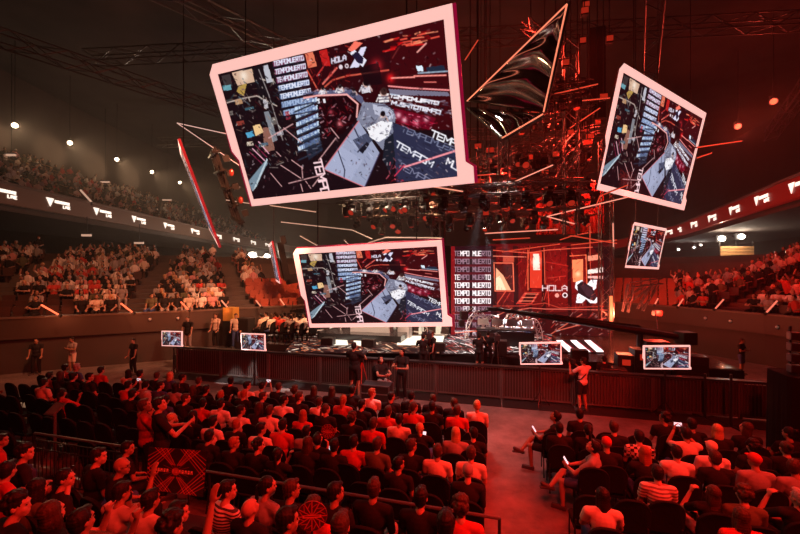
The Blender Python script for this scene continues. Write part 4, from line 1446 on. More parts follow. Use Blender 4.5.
# the big triangular foil panel
def tri_panel(pts, ds, em, label, surface=True, r=.026):
    P = [PD(x, y, d) for (x, y), d in zip(pts, ds)]
    o = sum(P, Vector()) / len(P)
    root = empty('triangular_panel', o, 0, label, 'panel', 'triangular rig panels')
    for i in range(len(P)):
        a, b = P[i], P[(i + 1) % len(P)]
        if em[i]:
            MB().tube(a - o, b - o, r, 6).build('edge_tube', em[i], root)
    n = (P[1] - P[0]).cross(P[2] - P[0]).normalized()
    if n.y < 0: n = -n
    mb = MB()
    for i in range(len(P)):
        a, b = P[i] + n * .14, P[(i + 1) % len(P)] + n * .14
        mb.tube(a - o, b - o, .06, 6)
    mb.build('frame', METAL, root)
    if surface:
        foil = bpy.data.materials.new('crumpled_black_foil')
        foil.use_nodes = True
        nt = foil.node_tree
        b = nt.nodes['Principled BSDF']
        b.inputs['Base Color'].default_value = (.5, .47, .48, 1); b.inputs['Metallic'].default_value = 1.0; b.inputs['Roughness'].default_value = .16
        # rippled grid over the triangle
        N = 70
        vs, fs = [], []
        A, B, Cc = P[0] + n * .16, P[1] + n * .16, P[-1] + n * .16
        Dd = (P[2] + n * .16) if len(P) == 4 else None
        for i in range(N + 1):
            for j in range(N + 1):
                u, v = i / N, j / N
                q_ = A.lerp(B, v) .lerp((A.lerp(Cc, v)), u) if Dd is None else (A * (1 - u) + B * u).lerp(A * (1 - u) + B * u, 0)
                if Dd is not None:
                    e0 = A.lerp(B, v)
                    e1 = A.lerp(Cc, v) if v <= 1 else Cc
                    q_ = e0.lerp(e1, u)
                w_ = .10 * math.sin(v * 21 + 2.2 * math.sin(u * 3)) + .02 * math.sin(u * 9 + v * 20)
                vs.append(q_ - o + n * (w_ if 0 < i < N else 0) * min(1, 4 * v))
        for i in range(N):
            for j in range(N):
                a = i * (N + 1) + j
                fs.append((a, a + 1, a + N + 2, a + N + 1))
        if Dd is not None:
            pass
        mb = MB().add(vs, fs)
        ob = mb.build('foil_skin', foil, root, True)
        so = ob.modifiers.new('thickness', 'SOLIDIFY'); so.thickness = .03
    return root


CORAL = mat('coral_edge_tube', (.8, .4, .3), .5, emit=srgb(255, 138, 104), strength=1.1)
tri_panel([(567, 4), (543.5, 112), (467, 101)], (12.6, 14.4, 16.0), [CORAL, None, CORAL], 'big triangular panel of crumpled black foil with coral edge tubes, right of the largest screen')
tri_panel([(543, 114), (502, 138), (466, 107)], (14.4, 15.2, 16.2), [CORAL, None, None], 'smaller triangular foil panel with one coral edge, folded below the big one')
tri_panel([(177, 123), (250, 139), (240, 166)], (16.4, 17.4, 17.8), [mat('peach_edge_tube', (.7, .5, .45), .5, emit=srgb(225, 180, 165), strength=.9)] * 3, 'open triangular tube frame left of the largest screen', surface=False, r=.025)

# red haze glow behind the rig: red-coloured sheet and lamps added for it
dr = MB()
p0, p1_ = PD(536, 178, 22.6), PD(604, 178, 22.6)
N = 60
vs, fs = [], []
for i in range(N + 1):
    q_ = p0.lerp(p1_, i / N) + fw * (.05 * math.sin(i * 1.3))
    vs += [(q_.x, q_.y, 6.6), (q_.x, q_.y, 9.4)]
fs = [(2 * i, 2 * i + 2, 2 * i + 3, 2 * i + 1) for i in range(N)]
ob = dr.add(vs, fs).build('rig_drape', mat('red_drape', (.35, .05, .04), .9, noise=.2, scale=2))
ob.modifiers.new('thickness', 'SOLIDIFY').thickness = .04
tag(ob, 'red lit drape hanging behind the right part of the rig', 'drape')
for i in range(4):
    mbx = PD(545 + i * 14, 235, 21.6)
    lamp('SPOT', 'drape_lamp', mbx, 60, (1, .06, .03), PD(550 + i * 14, 192, 22.6), size=.1, spot=80, blend=.8)
# red lamps washing the trusses from within the rig
for (s, d, z, pw) in [(-3, 22.3, 11.5, 700), (.5, 22.4, 9.2, 700), (3, 22.2, 11.8, 900), (5.2, 21.8, 9.6, 600), (1.5, 18.2, 14.2, 900), (3.4, 16.4, 10.2, 500), (0.3, 19.7, 9.4, 450)]:
    lamp('POINT', 'rig_lamp', loc(s, d, z), pw * .7, (1, .045, .022), size=.2)
for (s, d, z, pw) in [(-6.5, 19, 9.5, 500), (-3.5, 20, 9, 450)]:
    lamp('POINT', 'rig_lamp_warm', loc(s, d, z), pw, (1, .45, .22), size=.2)
# the dense upper rig: short crossing trusses, hanging lamps, cable looms, ducts
for i, (s0, d0, z0, s1, d1, z1) in enumerate([(.2, 17.6, 13.6, 4.2, 18.4, 12.9), (.6, 21.6, 11.2, 5.0, 20.2, 11.6), (-.6, 18.6, 9.3, 4.6, 20.0, 9.5), (1.2, 16.8, 15.2, 3.6, 19.6, 14.6), (2.0, 18.2, 8.9, 4.9, 21.4, 9.0), (-1.5, 20.2, 10.2, 2.2, 18.4, 10.9), (2.6, 17.2, 10.0, 2.8, 21.8, 10.3), (-6, 17.2, 8.9, -1, 19.0, 9.1), (-7.4, 19.6, 8.6, -2.2, 20.4, 8.3)]):
    truss(loc(s0, d0, z0), loc(s1, d1, z1), .36, 'short crossing truss in the dense rig, %s' % ('topmost beside the tower', 'right of the red lamps', 'over the stage wall', 'highest beside the big panel', 'lowest at right', 'between panel and stage wall', 'running straight back', 'behind the lower edge of the largest screen', 'far left of the rig')[i], group='short crossing trusses', r=.024)
kk = 0
for s0, s1, d, z, n in [(.4, 4.1, 17.9, 13.0, 7), (.8, 4.9, 20.9, 11.1, 8), (-.4, 4.4, 19.3, 9.15, 9), (2.2, 4.8, 19.8, 8.6, 6), (-1.3, 2.1, 19.3, 10.3, 7), (-5.8, -1.2, 18.1, 8.75, 9), (-7.2, -2.4, 20.0, 8.2, 9)]:
    for j in range(n):
        o = copy_tree(HEADS[rng.integers(4)])
        s = s0 + (s1 - s0) * (j + .5) / n
        o.location = loc(s, d + rng.uniform(-.5, .5), z - .2 + rng.uniform(-.25, .15))
        o.rotation_euler = (0, 0, -YAW + rng.uniform(-1.4, 1.4))
        sc = .8 + .4 * rng.random()
        o.scale = (sc, sc, sc)
        tag(o, 'black moving head lamp, %s from the left under the %s short crossing truss' % (ordw(j), ordw(kk)), 'stage light', 'moving heads on the short trusses')
    kk += 1
for i in range(26):
    s, d = rng.uniform(-7, 5), rng.uniform(17, 21.5)
    if -1.5 < s < .2: continue
    z0 = rng.uniform(8.0, 10.5)
    p = loc(s, d, z0)
    pts = [Vector((0, 0, 0))]
    for k in range(1, 8):
        pts.append(Vector((.25 * math.sin(k * 1.7 + i), .2 * math.cos(k * 1.3 + i), k * rng.uniform(.3, .6))))
    root = MB().path(pts, .025, 5).build('cable_loom', PLASTIC)
    root.location = p
    tag(root, 'black cable loom drooping in the rig, %s counted from the left' % 'x', 'cable', 'cable looms in the rig')
    root['s_order'] = s
LO = sorted([o for o in COL.objects if o.name.startswith('cable_loom')], key=lambda o: o['s_order'])
for i, o in enumerate(LO):
    o['label'] = 'black cable loom drooping in the rig, %s counted from the left' % ordw(i)
    del o['s_order']
# black duct towers between the screens
for i, (px, py0, py1, d, wd) in enumerate([(596, 30, 120, 21.5, .8), (572, 95, 150, 20.5, .7), (438, 200, 262, 22.0, .8), (448, 246, 330, 21.2, .5)]):
    a_, b_ = PD(px, py1, d), PD(px, py0, d)
    o = MB().box((0, 0, 0), (wd, wd * .7, b_.z - a_.z), MS).build('cable_duct', BLACK)
    o.location = ((a_.x + b_.x) / 2, (a_.y + b_.y) / 2, (a_.z + b_.z) / 2)
    tag(o, 'black draped cable duct, %s' % ('high right of the big triangular panel', 'beside the upright tower', 'above the lettering column', 'left of the lettering column')[i], 'duct', 'draped cable ducts')
# lattice gantry in front of the red empty seats at right
for i, (p, q) in enumerate([((625, 312), (631, 284)), ((631, 285), (662, 281)), ((640, 310), (655, 284)), ((628, 300), (648, 286))]):
    truss(PD(*p, 20.6), PD(*q, 20.6), .25, 'thin red lit lattice gantry right of the stage, %s' % ('upright', 'level top', 'right slant', 'left slant')[i], group='gantry by the red seats', r=.022)
lamp('SPOT', 'seat_wash', (10.5, 17, 9.5), 2400, (1, .05, .03), (16.5, 24.5, 3.6), size=.3, spot=46, blend=.7)  # red spot added to brighten the empty seats

# ------------------------------------------------------------------ people: bodies grown from joints into one continuous surface
def voxel(mb, name, size, smooth=4, parent=None):
    me = mb.mesh(name)
    me.materials.clear()
    o = bpy.data.objects.new(name, me)
    COL.objects.link(o)
    r = o.modifiers.new('r', 'REMESH')
    r.mode = 'VOXEL'
    r.voxel_size = size
    s = o.modifiers.new('s', 'SMOOTH')
    s.iterations = smooth
    s.factor = .5
    dg = bpy.context.evaluated_depsgraph_get()
    dg.update()
    out = bpy.data.meshes.new_from_object(o.evaluated_get(dg))
    out.name = name
    bpy.data.objects.remove(o)
    bpy.data.meshes.remove(me)
    out.materials.clear()
    out.polygons.foreach_set('use_smooth', [True] * len(out.polygons))
    return out


def limb(mb, a, b, ra, rb):
    mb.tube(a, b, ra, 10, rb)
    mb.ball(a, (ra, ra, ra), 10, 6)
    mb.ball(b, (rb, rb, rb), 10, 6)


def add_hand(mb, wr, d, pn, curl, side):
    d = Vector(d).normalized()
    pn = Vector(pn)
    pn = (pn - d * pn.dot(d)).normalized()
    lat = d.cross(pn).normalized()
    M = Matrix((lat, pn, d)).transposed()
    wr = Vector(wr)
    mb.ball(wr + d * .05, (.042, .02, .055), 10, 6, M)
    for i, L in enumerate((.026, .031, .029, .023)):
        p = wr + d * .088 + lat * ((i - 1.5) * .021)
        e = d.copy()
        r = .0098
        for k in range(3):
            e = (Quaternion(lat, -curl * (.7 + .3 * k)) @ e).normalized() if False else (e * math.cos(curl) + pn * math.sin(curl) * (1 if True else 0)).normalized()
            q = p + e * L * (1.15 - .18 * k)
            limb(mb, p, q, r, r * .92)
            p = q
            r *= .92
            pn2 = pn
        
    t = wr + d * .03 + lat * (side * .03)
    t2 = t + (d * .6 + lat * side * .75 + pn * .25).normalized() * .04
    limb(mb, t, t2, .0125, .011)
    limb(mb, t2, t2 + (d * .9 + lat * side * .2 + pn * .4).normalized() * .03, .011, .009)


def head_matrix(yaw, pitch, roll=0):
    return Matrix.Rotation(yaw, 3, 'Z') @ Matrix.Rotation(-pitch, 3, 'X') @ Matrix.Rotation(roll, 3, 'Y')


def add_head(mb, c, M):
    c = Vector(c)

    def B(p, r): mb.ball(c + M @ Vector(p), r, 14, 10, M)
    B((0, -.008, .02), (.074, .094, .098))
    B((0, .022, -.05), (.060, .070, .072))
    B((0, .045, -.085), (.038, .042, .034))
    B((0, .092, -.022), (.013, .020, .013)); B((0, .086, -.004), (.010, .014, .026))
    B((0, .080, .030), (.052, .014, .012))
    B((.036, .066, -.038), (.024, .018, .026)); B((-.036, .066, -.038), (.024, .018, .026))
    B((0, .086, -.062), (.022, .009, .006)); B((0, .085, -.072), (.020, .009, .006))
    B((.076, -.006, -.014), (.010, .020, .030)); B((-.076, -.006, -.014), (.010, .020, .030))


def torso_balls(mb, J, g=0.0, neck=True):
    up = (J['nkb'] - J['pel']).normalized()
    M = Vector((0, 0, 1)).rotation_difference(up).to_matrix()
    mb.ball(J['pel'], (.165 + g, .118 + g, .115 + g), 14, 10)
    mb.ball(J['spn'], (.138 + g, .100 + g, .15 + g), 14, 10, M)
    mb.ball(J['chs'], (.160 + g, .110 + g, .165 + g), 14, 10, M)
    for s in 'LR':
        limb(mb, J['nkb'] - up * .035, J['sh' + s], .058 + g * .7, .056 + g * .8)
        limb(mb, J['chs'] + up * .03, J['sh' + s], .07 + g, .052 + g * .6)


def pose(kind, name, head_yaw=0.0, head_pitch=0.0, lean=0.0, elL=None, wrL=None, elR=None, wrR=None, handL=((0, 1, -.3), (0, 0, -1)), handR=((0, 1, -.3), (0, 0, -1)), curl=.35,
         legs=None, shorts=False, sleeve=.62, vs=.0105):
    V = Vector
    if kind == 'sit':
        J = dict(pel=V((0, 0, .56)), spn=V((0, -.01, .74)), chs=V((0, -.015, .935)), nkb=V((0, -.01, 1.10)), nkt=V((0, .015, 1.15)), head=V((0, .035, 1.26)),
                 shL=V((-.195, -.01, 1.04)), shR=V((.195, -.01, 1.04)))
        base = .56
        feet = dict(hipL=V((-.10, .04, .54)), hipR=V((.10, .04, .54)), knL=V((-.14, .45, .53)), knR=V((.14, .45, .53)), anL=V((-.13, .43, .09)), anR=V((.13, .43, .09)), toL=V((-.15, .60, .045)), toR=V((.15, .60, .045)))
        if legs == 'crossed':
            feet.update(knR=V((.02, .47, .64)), anR=V((-.22, .62, .42)), toR=V((-.28, .76, .44)))
    else:
        J = dict(pel=V((0, 0, .95)), spn=V((0, .01, 1.12)), chs=V((0, 0, 1.30)), nkb=V((0, -.015, 1.47)), nkt=V((0, .01, 1.52)), head=V((0, .03, 1.63)),
                 shL=V((-.20, -.01, 1.41)), shR=V((.20, -.01, 1.41)))
        base = .95
        feet = dict(hipL=V((-.095, 0, .93)), hipR=V((.095, 0, .93)), knL=V((-.11, .03, .50)), knR=V((.12, .05, .50)), anL=V((-.12, -.02, .09)), anR=V((.14, .0, .09)), toL=V((-.15, .15, .045)), toR=V((.18, .17, .045)))
    if lean:
        Rm = Matrix.Rotation(-lean, 3, 'X')
        for k in ('spn', 'chs', 'nkb', 'nkt', 'head', 'shL', 'shR'):
            J[k] = Rm @ (J[k] - J['pel']) + J['pel']
    J.update(feet)
    off = J['shL'].z
    J['elL'] = V(elL) if elL else V((-.23, .06, off - .27)); J['elR'] = V(elR) if elR else V((.23, .06, off - .27))
    J['wrL'] = V(wrL) if wrL else (V((-.14, .30, .66)) if kind == 'sit' else V((-.24, .12, off - .52)))
    J['wrR'] = V(wrR) if wrR else (V((.14, .30, .66)) if kind == 'sit' else V((.24, .12, off - .52)))
    HM = head_matrix(head_yaw, head_pitch)
    b = MB()
    torso_balls(b, J)
    limb(b, J['nkb'], J['nkt'], .056, .050)
    limb(b, J['nkt'], J['head'] + HM @ V((0, -.01, -.05)), .050, .052)
    add_head(b, J['head'], HM)
    for s, hand in (('L', handL), ('R', handR)):
        limb(b, J['sh' + s], J['el' + s], .052, .040)
        limb(b, J['el' + s], J['wr' + s], .041, .026)
        add_hand(b, J['wr' + s], hand[0], hand[1], curl, 1 if s == 'L' else -1)
        limb(b, J['hip' + s], J['kn' + s], .082, .056)
        limb(b, J['kn' + s], J['kn' + s].lerp(J['an' + s], .35), .055, .056)
        limb(b, J['kn' + s].lerp(J['an' + s], .35), J['an' + s], .056, .036)
        limb(b, J['an' + s] + V((0, -.02, -.045)), J['to' + s], .036, .03)
    body = voxel(b, name + '_body', vs, 2)
    # shirt: torso plus sleeves
    t = MB()
    torso_balls(t, J, .016)
    limb(t, J['pel'] + V((0, 0, -.02)), J['spn'], .12, .12)
    for s in 'LR':
        e = J['sh' + s].lerp(J['el' + s], sleeve) if sleeve <= 1 else J['el' + s]
        t.tube(J['sh' + s], e, .066, 12, .062 if sleeve <= 1 else .05)
        t.ball(J['sh' + s], (.066, .066, .066), 12, 8)
        if sleeve > 1:
            limb(t, J['el' + s], J['el' + s].lerp(J['wr' + s], .92), .051, .036)
    shirt = voxel(t, name + '_shirt', .013, 2)
    p = MB()
    p.ball(J['pel'], (.178, .132, .12), 14, 10)
    for s in 'LR':
        if shorts:
            k2 = J['kn' + s].lerp(J['hip' + s], .12)
            p.tube(J['hip' + s], k2, .098, 12, .082)
            p.ball(J['hip' + s], (.098, .098, .098), 12, 8)
        else:
            limb(p, J['hip' + s], J['kn' + s], .096, .070)
            p.tube(J['kn' + s], J['an' + s], .070, 12, .052)
    trousers = voxel(p, name + '_trousers', .015, 2)
    shoes = []
    for s in 'LR':
        sh = MB()
        a, c = J['an' + s], J['to' + s]
        limb(sh, a + V((0, -.025, -.045)), c, .045, .038)
        sh.box((a + c) / 2 + V((0, -.01, -.06)), (.085, .27, .035), Matrix.Rotation(math.atan2(-(c - a).x, (c - a).y), 3, 'Z'))
        shoes.append(voxel(sh, name + '_shoe', .013, 1))
    return dict(body=body, shirt=shirt, trousers=trousers, shoes=shoes, head=J['head'], HM=HM, J=J, kind=kind)


def hair_mesh(kind):
    m = MB()
    m.ball((0, -.022, .040), (.086, .096, .094), 16, 12)
    m.ball((0, -.045, -.01), (.078, .062, .08), 14, 10)
    if kind == 'short':
        m.ball((0, .05, .098), (.055, .04, .022), 12, 8)
    if kind == 'curly':
        for i in range(46):
            a = rng.uniform(0, 6.28); e = rng.uniform(-.2, 1.5)
            d = Vector((math.cos(a) * math.cos(e), math.sin(a) * math.cos(e), math.sin(e)))
            if d.y > .55 and d.z < .5: continue
            m.ball((d.x * .09, d.y * .1 - .02, d.z * .1 + .03), (.03, .03, .03), 7, 5)
    if kind == 'long':
        m.ball((0, -.055, -.10), (.088, .05, .15), 14, 10); m.ball((0, -.075, -.24), (.085, .035, .12), 14, 10)
        m.ball((.07, 0, -.07), (.022, .045, .12), 10, 8); m.ball((-.07, 0, -.07), (.022, .045, .12), 10, 8)
    if kind == 'bun':
        m.ball((0, -.12, .08), (.045, .045, .045), 12, 8)
    if kind == 'tail':
        m.ball((0, -.115, .02), (.03, .03, .03), 10, 8); m.ball((0, -.13, -.09), (.03, .026, .11), 10, 8)
    me = voxel(m, kind + '_hair', .0095, 1 if kind == 'curly' else 3)
    v = np.empty(len(me.vertices) * 3)
    me.vertices.foreach_get('co', v)
    v = v.reshape(-1, 3)
    v += .0025 * np.sin(v[:, [1, 2, 0]] * 190)
    me.vertices.foreach_set('co', v.ravel())
    return me


def cap_mesh():
    m = MB()
    m.ball((0, -.012, .045), (.086, .104, .085), 16, 12)
    m.ball((0, .105, .052), (.062, .06, .010), 14, 8)
    return voxel(m, 'cap', .01, 2)


V = Vector
POSES = {
    'rest': pose('sit', 'rest'),
    'phone': pose('sit', 'phone', 0, -.55, -.16, (-.24, .20, .80), (-.07, .38, .80), (.24, .20, .80), (.07, .38, .80), ((.3, .8, .5), (1, 0, .2)), ((-.3, .8, .5), (-1, 0, .2)), .5),
    'crossed': pose('sit', 'crossed', .5, .05, 0, (-.25, .10, .80), (.10, .22, .84), (.25, .10, .80), (-.08, .25, .82), ((1, .1, .1), (0, -1, 0)), ((-1, .1, .1), (0, -1, 0)), .3),
    'look_right': pose('sit', 'look_right', -.75, 0, .04, sleeve=.62),
    'look_left': pose('sit', 'look_left', .8, -.1, -.05),
    'arm_up': pose('sit', 'arm_up', -.2, .15, 0, None, None, (.30, .12, 1.16), (.27, .22, 1.40), ((0, 1, -.3), (0, 0, -1)), ((0, .2, 1), (0, 1, 0)), .25),
    'fan_hold': pose('sit', 'fan_hold', -.15, .05, 0, None, None, (.27, .14, .86), (.27, .32, 1.08), ((0, 1, -.3), (0, 0, -1)), ((-.1, .3, 1), (-1, 0, 0)), .7),
    'film': pose('sit', 'film', 0, .1, .05, (-.24, .22, 1.00), (-.08, .36, 1.20), (.24, .22, 1.00), (.08, .36, 1.20), ((.2, .2, 1), (1, 0, 0)), ((-.2, .2, 1), (-1, 0, 0)), .45),
    'chin': pose('sit', 'chin', .25, -.1, -.22, (-.20, .34, .72), (-.06, .36, 1.00), (.2, .30, .70), (.05, .36, .66), ((.2, -.3, 1), (1, 0, 0)), ((-.6, .6, 0), (0, 0, -1)), .8),
    'long_sleeve': pose('sit', 'long_sleeve', .1, 0, .03, sleeve=2),
    'leg_crossed': pose('sit', 'leg_crossed', .1, -.5, -.12, (-.24, .20, .80), (-.05, .36, .78), (.24, .18, .80), (.08, .36, .78), ((.3, .8, .4), (1, 0, .2)), ((-.3, .8, .4), (-1, 0, .2)), .5, legs='crossed', shorts=True),
    'stand': pose('stand', 'stand', .2),
    'stand_crossed': pose('stand', 'stand_crossed', -.1, 0, 0, (-.28, .08, 1.16), (.10, .22, 1.22), (.28, .08, 1.16), (-.08, .25, 1.20), ((1, .1, .1), (0, -1, 0)), ((-1, .1, .1), (0, -1, 0)), .3, shorts=True),
    'stand_camera': pose('stand', 'stand_camera', .15, -.05, -.1, (-.30, .20, 1.18), (-.12, .42, 1.42), (.30, .22, 1.18), (.10, .42, 1.42), ((.3, .6, .6), (1, 0, 0)), ((-.3, .6, .6), (-1, 0, 0)), .55, shorts=True),
    'stand_fold': pose('stand', 'stand_fold', -.35, -.25, -.08, (-.28, .16, 1.12), (-.05, .40, 1.16), (.28, .16, 1.12), (.07, .42, 1.22), ((.4, .8, .2), (1, 0, .2)), ((-.4, .8, .3), (-1, 0, .2)), .5),
}
HAIRS = {k: hair_mesh(k) for k in ('short', 'curly', 'long', 'bun', 'tail')}
CAP = cap_mesh()
EYES = MB().ball((.031, .079, .006), (.011, .007, .007), 8, 6).ball((-.031, .079, .006), (.011, .007, .007), 8, 6).mesh('eyes', True)
EYEM = mat('dark_eyes', (.015, .012, .012), .15)
pattern_mat('cloth_striped', (.62, .58, .55), (.05, .045, .05), 'stripe', 9.0)
pattern_mat('cloth_broad_stripe', (.62, .55, .50), (.22, .17, .16), 'stripe', 6.0)
pattern_mat('cloth_checked', (.62, .56, .52), (.03, .03, .03), 'check', 17)
SHOEM = mat('dark_shoes', (.05, .045, .045), .6)
TROU = [MATS['cloth_dark'], MATS['cloth_blue'], MATS['cloth_dark'], MATS['cloth_grey']]


def person(p, rz, pose_name, shirt, hair, hair_kind, label, group=None, skin=None, scale=1.0, cap=None, eyes=False, trousers=None, shoes=False, name='person'):
    P = POSES[pose_name]
    o = mesh_obj(name, P['body'], None, skin or random.choice(SKIN[:2]))
    o.location = p
    o.rotation_euler = (0, 0, rz)
    o.scale = (scale,) * 3
    tag(o, label, 'person', group)
    mesh_obj('shirt', P['shirt'], o, MATS['cloth_' + shirt])
    mesh_obj('trousers', P['trousers'], o, trousers or random.choice(TROU))
    if shoes:
        for sm_ in P['shoes']:
            mesh_obj('shoe', sm_, o, SHOEM)
    if hair_kind:
        h = mesh_obj('hair', HAIRS[hair_kind], o, HAIRC[hair])
        h.location = P['head']
        h.rotation_euler = P['HM'].to_euler()
    if cap:
        h = mesh_obj('cap', CAP, o, MATS['cloth_' + cap])
        h.location = P['head']
        h.rotation_euler = P['HM'].to_euler()
    if eyes:
        h = mesh_obj('eyes', EYES, o, EYEM)
        h.location = P['head']
        h.rotation_euler = P['HM'].to_euler()
    return o


# ------------------------------------------------------------------ event chairs
def rounded(w, h, r, n=5, bottom=True):
    pts = []
    for cx, cy, a0 in ((w / 2 - r, h - r, 0), (-w / 2 + r, h - r, 90), (-w / 2 + .03, .03, 180), (w / 2 - .03, .03, 270)):
        rr = r if a0 < 180 else .03
        for i in range(n + 1):
            a = R(a0 + 90 * i / n)
            pts.append((cx + rr * math.cos(a), cy + rr * math.sin(a)))
    return pts


def chair_proto():
    root = bpy.data.objects.new('event_chair', None)
    link(root)
    pts = rounded(.50, .53, .21, 6)
    k = len(pts)
    mb = MB()
    vs = []
    for t in (-.025, .03):
        for x, z in pts:
            vs.append((x, -.235 - .10 * (z / .53) + .35 * x * x + t, .50 + z))
    mb.add(vs, [tuple(range(k - 1, -1, -1)), tuple(range(k, 2 * k))] + [(i, (i + 1) % k, k + (i + 1) % k, k + i) for i in range(k)])
    mb.build('backrest', BLACK, root, bevel=.012)
    pts = rounded(.47, .46, .08, 4)
    mb = MB()
    k = len(pts)
    vs = [(x, y - .2, z) for z in (.40, .46) for x, y in pts]
    mb.add(vs, [tuple(range(k - 1, -1, -1)), tuple(range(k, 2 * k))] + [(i, (i + 1) % k, k + (i + 1) % k, k + i) for i in range(k)])
    mb.build('seat', BLACK, root, bevel=.015)
    for s in (-1, 1):
        x = s * .215
        mb = MB().path([(x, .22, .012), (x, .20, .40), (x, -.20, .40), (x, -.27, .012)], .012, 6)
        mb.path([(x, -.20, .40), (x, -.27, .60)], .012, 6)
        mb.build('leg_frame', METAL, root)
    return root


CHAIR = chair_proto()
chair_used = [False]


def chair(p, rz, label, group):
    if not chair_used[0]:
        o = CHAIR
        chair_used[0] = True
    else:
        o = copy_tree(CHAIR)
    o.location = p
    o.rotation_euler = (0, 0, rz)
    return tag(o, label, 'chair', group)


FACE = -YAW
ROWD = [9.15, 8.32, 7.50, 6.68, 5.90]
ROWN = ['front', 'second', 'third', 'fourth', 'rear']
PH = .54
# people picked out in the photograph: head pixel, shirt, hair colour, hair kind, pose, cap
NOTE = [
    (477, 406, 'beige', 'blonde', 'short', 'rest', None), (457, 411, 'red', 'brown', 'short', 'rest', None), (432, 407, 'dark', 'dark', 'short', 'rest', None), (414, 408, 'red', 'brown', 'tail', 'look_right', None),
    (455, 437, 'grey', 'blonde', 'long', 'rest', None), (471, 454, 'beige', 'brown', 'short', 'rest', None), (436, 456, 'beige', 'brown', 'short', 'rest', None), (411, 447, 'dark', 'brown', 'short', 'look_right', None),
    (376, 446, 'olive', 'brown', 'short', 'rest', None), (352, 444, 'red', 'dark', 'short', 'rest', None), (212, 422, 'white', 'dark', 'short', 'rest', None), (246, 412, 'white', 'dark', 'short', 'look_right', None),
    (269, 411, 'white', 'brown', 'short', 'rest', None), (255, 433, 'white', 'dark', 'short', 'look_right', None), (285, 403, 'white', 'dark', 'short', 'look_right', None), (343, 400, 'red', 'red', 'tail', 'rest', None),
    (301, 443, 'dark', 'brown', 'long', 'fan_hold', None), (325, 410, 'dark', 'brown', 'tail', 'look_right', None), (373, 424, 'red', 'brown', 'short', 'rest', None), (384, 418, 'red', 'brown', 'short', 'rest', None),
    (352, 418, 'dark', 'brown', 'curly', 'rest', None), (130, 386, 'red', 'dark', 'short', 'film', None), (147, 412, 'red', 'brown', 'short', 'look_right', None), (399, 420, 'beige', 'dark', 'short', 'rest', None),
    (245, 388, 'beige', 'dark', 'short', 'look_right', None), (290, 393, 'dark', 'brown', 'curly', 'rest', None), (205, 390, 'dark', 'dark', 'short', 'rest', None), (181, 378, 'dark', 'dark', 'short', 'look_right', None),
    (68, 391, 'red', 'dark', 'tail', 'chin', None), (36, 382, 'beige', 'dark', 'short', 'rest', None), (320, 437, 'dark', 'dark', 'short', 'phone', None), (335, 444, 'dark', 'dark', 'short', 'rest', None),
    # right block
    (553, 416, 'dark', 'dark', 'short', 'leg_crossed', None), (590, 446, 'grey', 'dark', 'short', 'leg_crossed', None), (603, 438, 'dark', 'blonde', None, 'rest', 'red'), (660, 414, 'dark', 'dark', 'curly', 'look_left', None),
    (637, 437, 'checked', 'dark', 'short', 'rest', None), (677, 453, 'white', 'dark', 'short', 'rest', None), (704, 450, 'white', 'blonde', None, 'rest', 'beige'), (658, 474, 'broad_stripe', 'dark', 'short', 'rest', None),
    (720, 438, 'dark', 'blonde', 'long', 'rest', None), (746, 428, 'dark', 'brown', 'long', 'look_left', None), (768, 432, 'dark', 'dark', 'curly', 'rest', None), (725, 424, 'dark', 'dark', 'short', 'rest', None),
    (687, 434, 'beige', 'dark', 'short', 'film', None), (612, 425, 'dark', 'brown', 'short', 'rest', None), (750, 500, 'olive', 'brown', 'curly', 'rest', None), (728, 500, 'red', 'brown', 'long', 'rest', None),
]
seats = []
for r, d in enumerate(ROWD):
    n = 27 if r < 3 else 25
    for k in range(n):
        seats.append(['left', r, k, loc(-.45 - k * PH + random.uniform(-.03, .03), d + random.uniform(-.05, .05)), None])
RROWD = [8.95, 8.1, 7.3, 6.5, 5.7]
for r, d in enumerate(RROWD):
    for k in range(12):
        seats.append(['right', r, k, loc(1.25 + k * PH + (.18 if r > 1 else 0) + random.uniform(-.03, .03), d + random.uniform(-.05, .05)), None])
seats = [s for s in seats if -40 < proj((s[3].x, s[3].y, 1.0))[0] < 830]
for nt_ in NOTE:
    best, bd = None, 1e9
    for s in seats:
        if s[4]: continue
        x, y = proj((s[3].x, s[3].y, 1.26))
        dd = (x - nt_[0]) ** 2 + ((y - nt_[1]) * 1.0) ** 2
        if dd < bd: bd, best = dd, s
    best[4] = nt_
    if bd < 20 ** 2:      # slide the seat along its row under the head seen in the photo
        s0_, d0_ = sd(best[3])
        t = F * (EYE - 1.26) / (nt_[1] - HY)
        q_ = PY(nt_[0], nt_[1], t)
        s1_, d1_ = sd(q_)
        best[3] = loc(s0_ + max(-.22, min(.22, s1_ - s0_)), d0_ + max(-.25, min(.25, d1_ - d0_)))

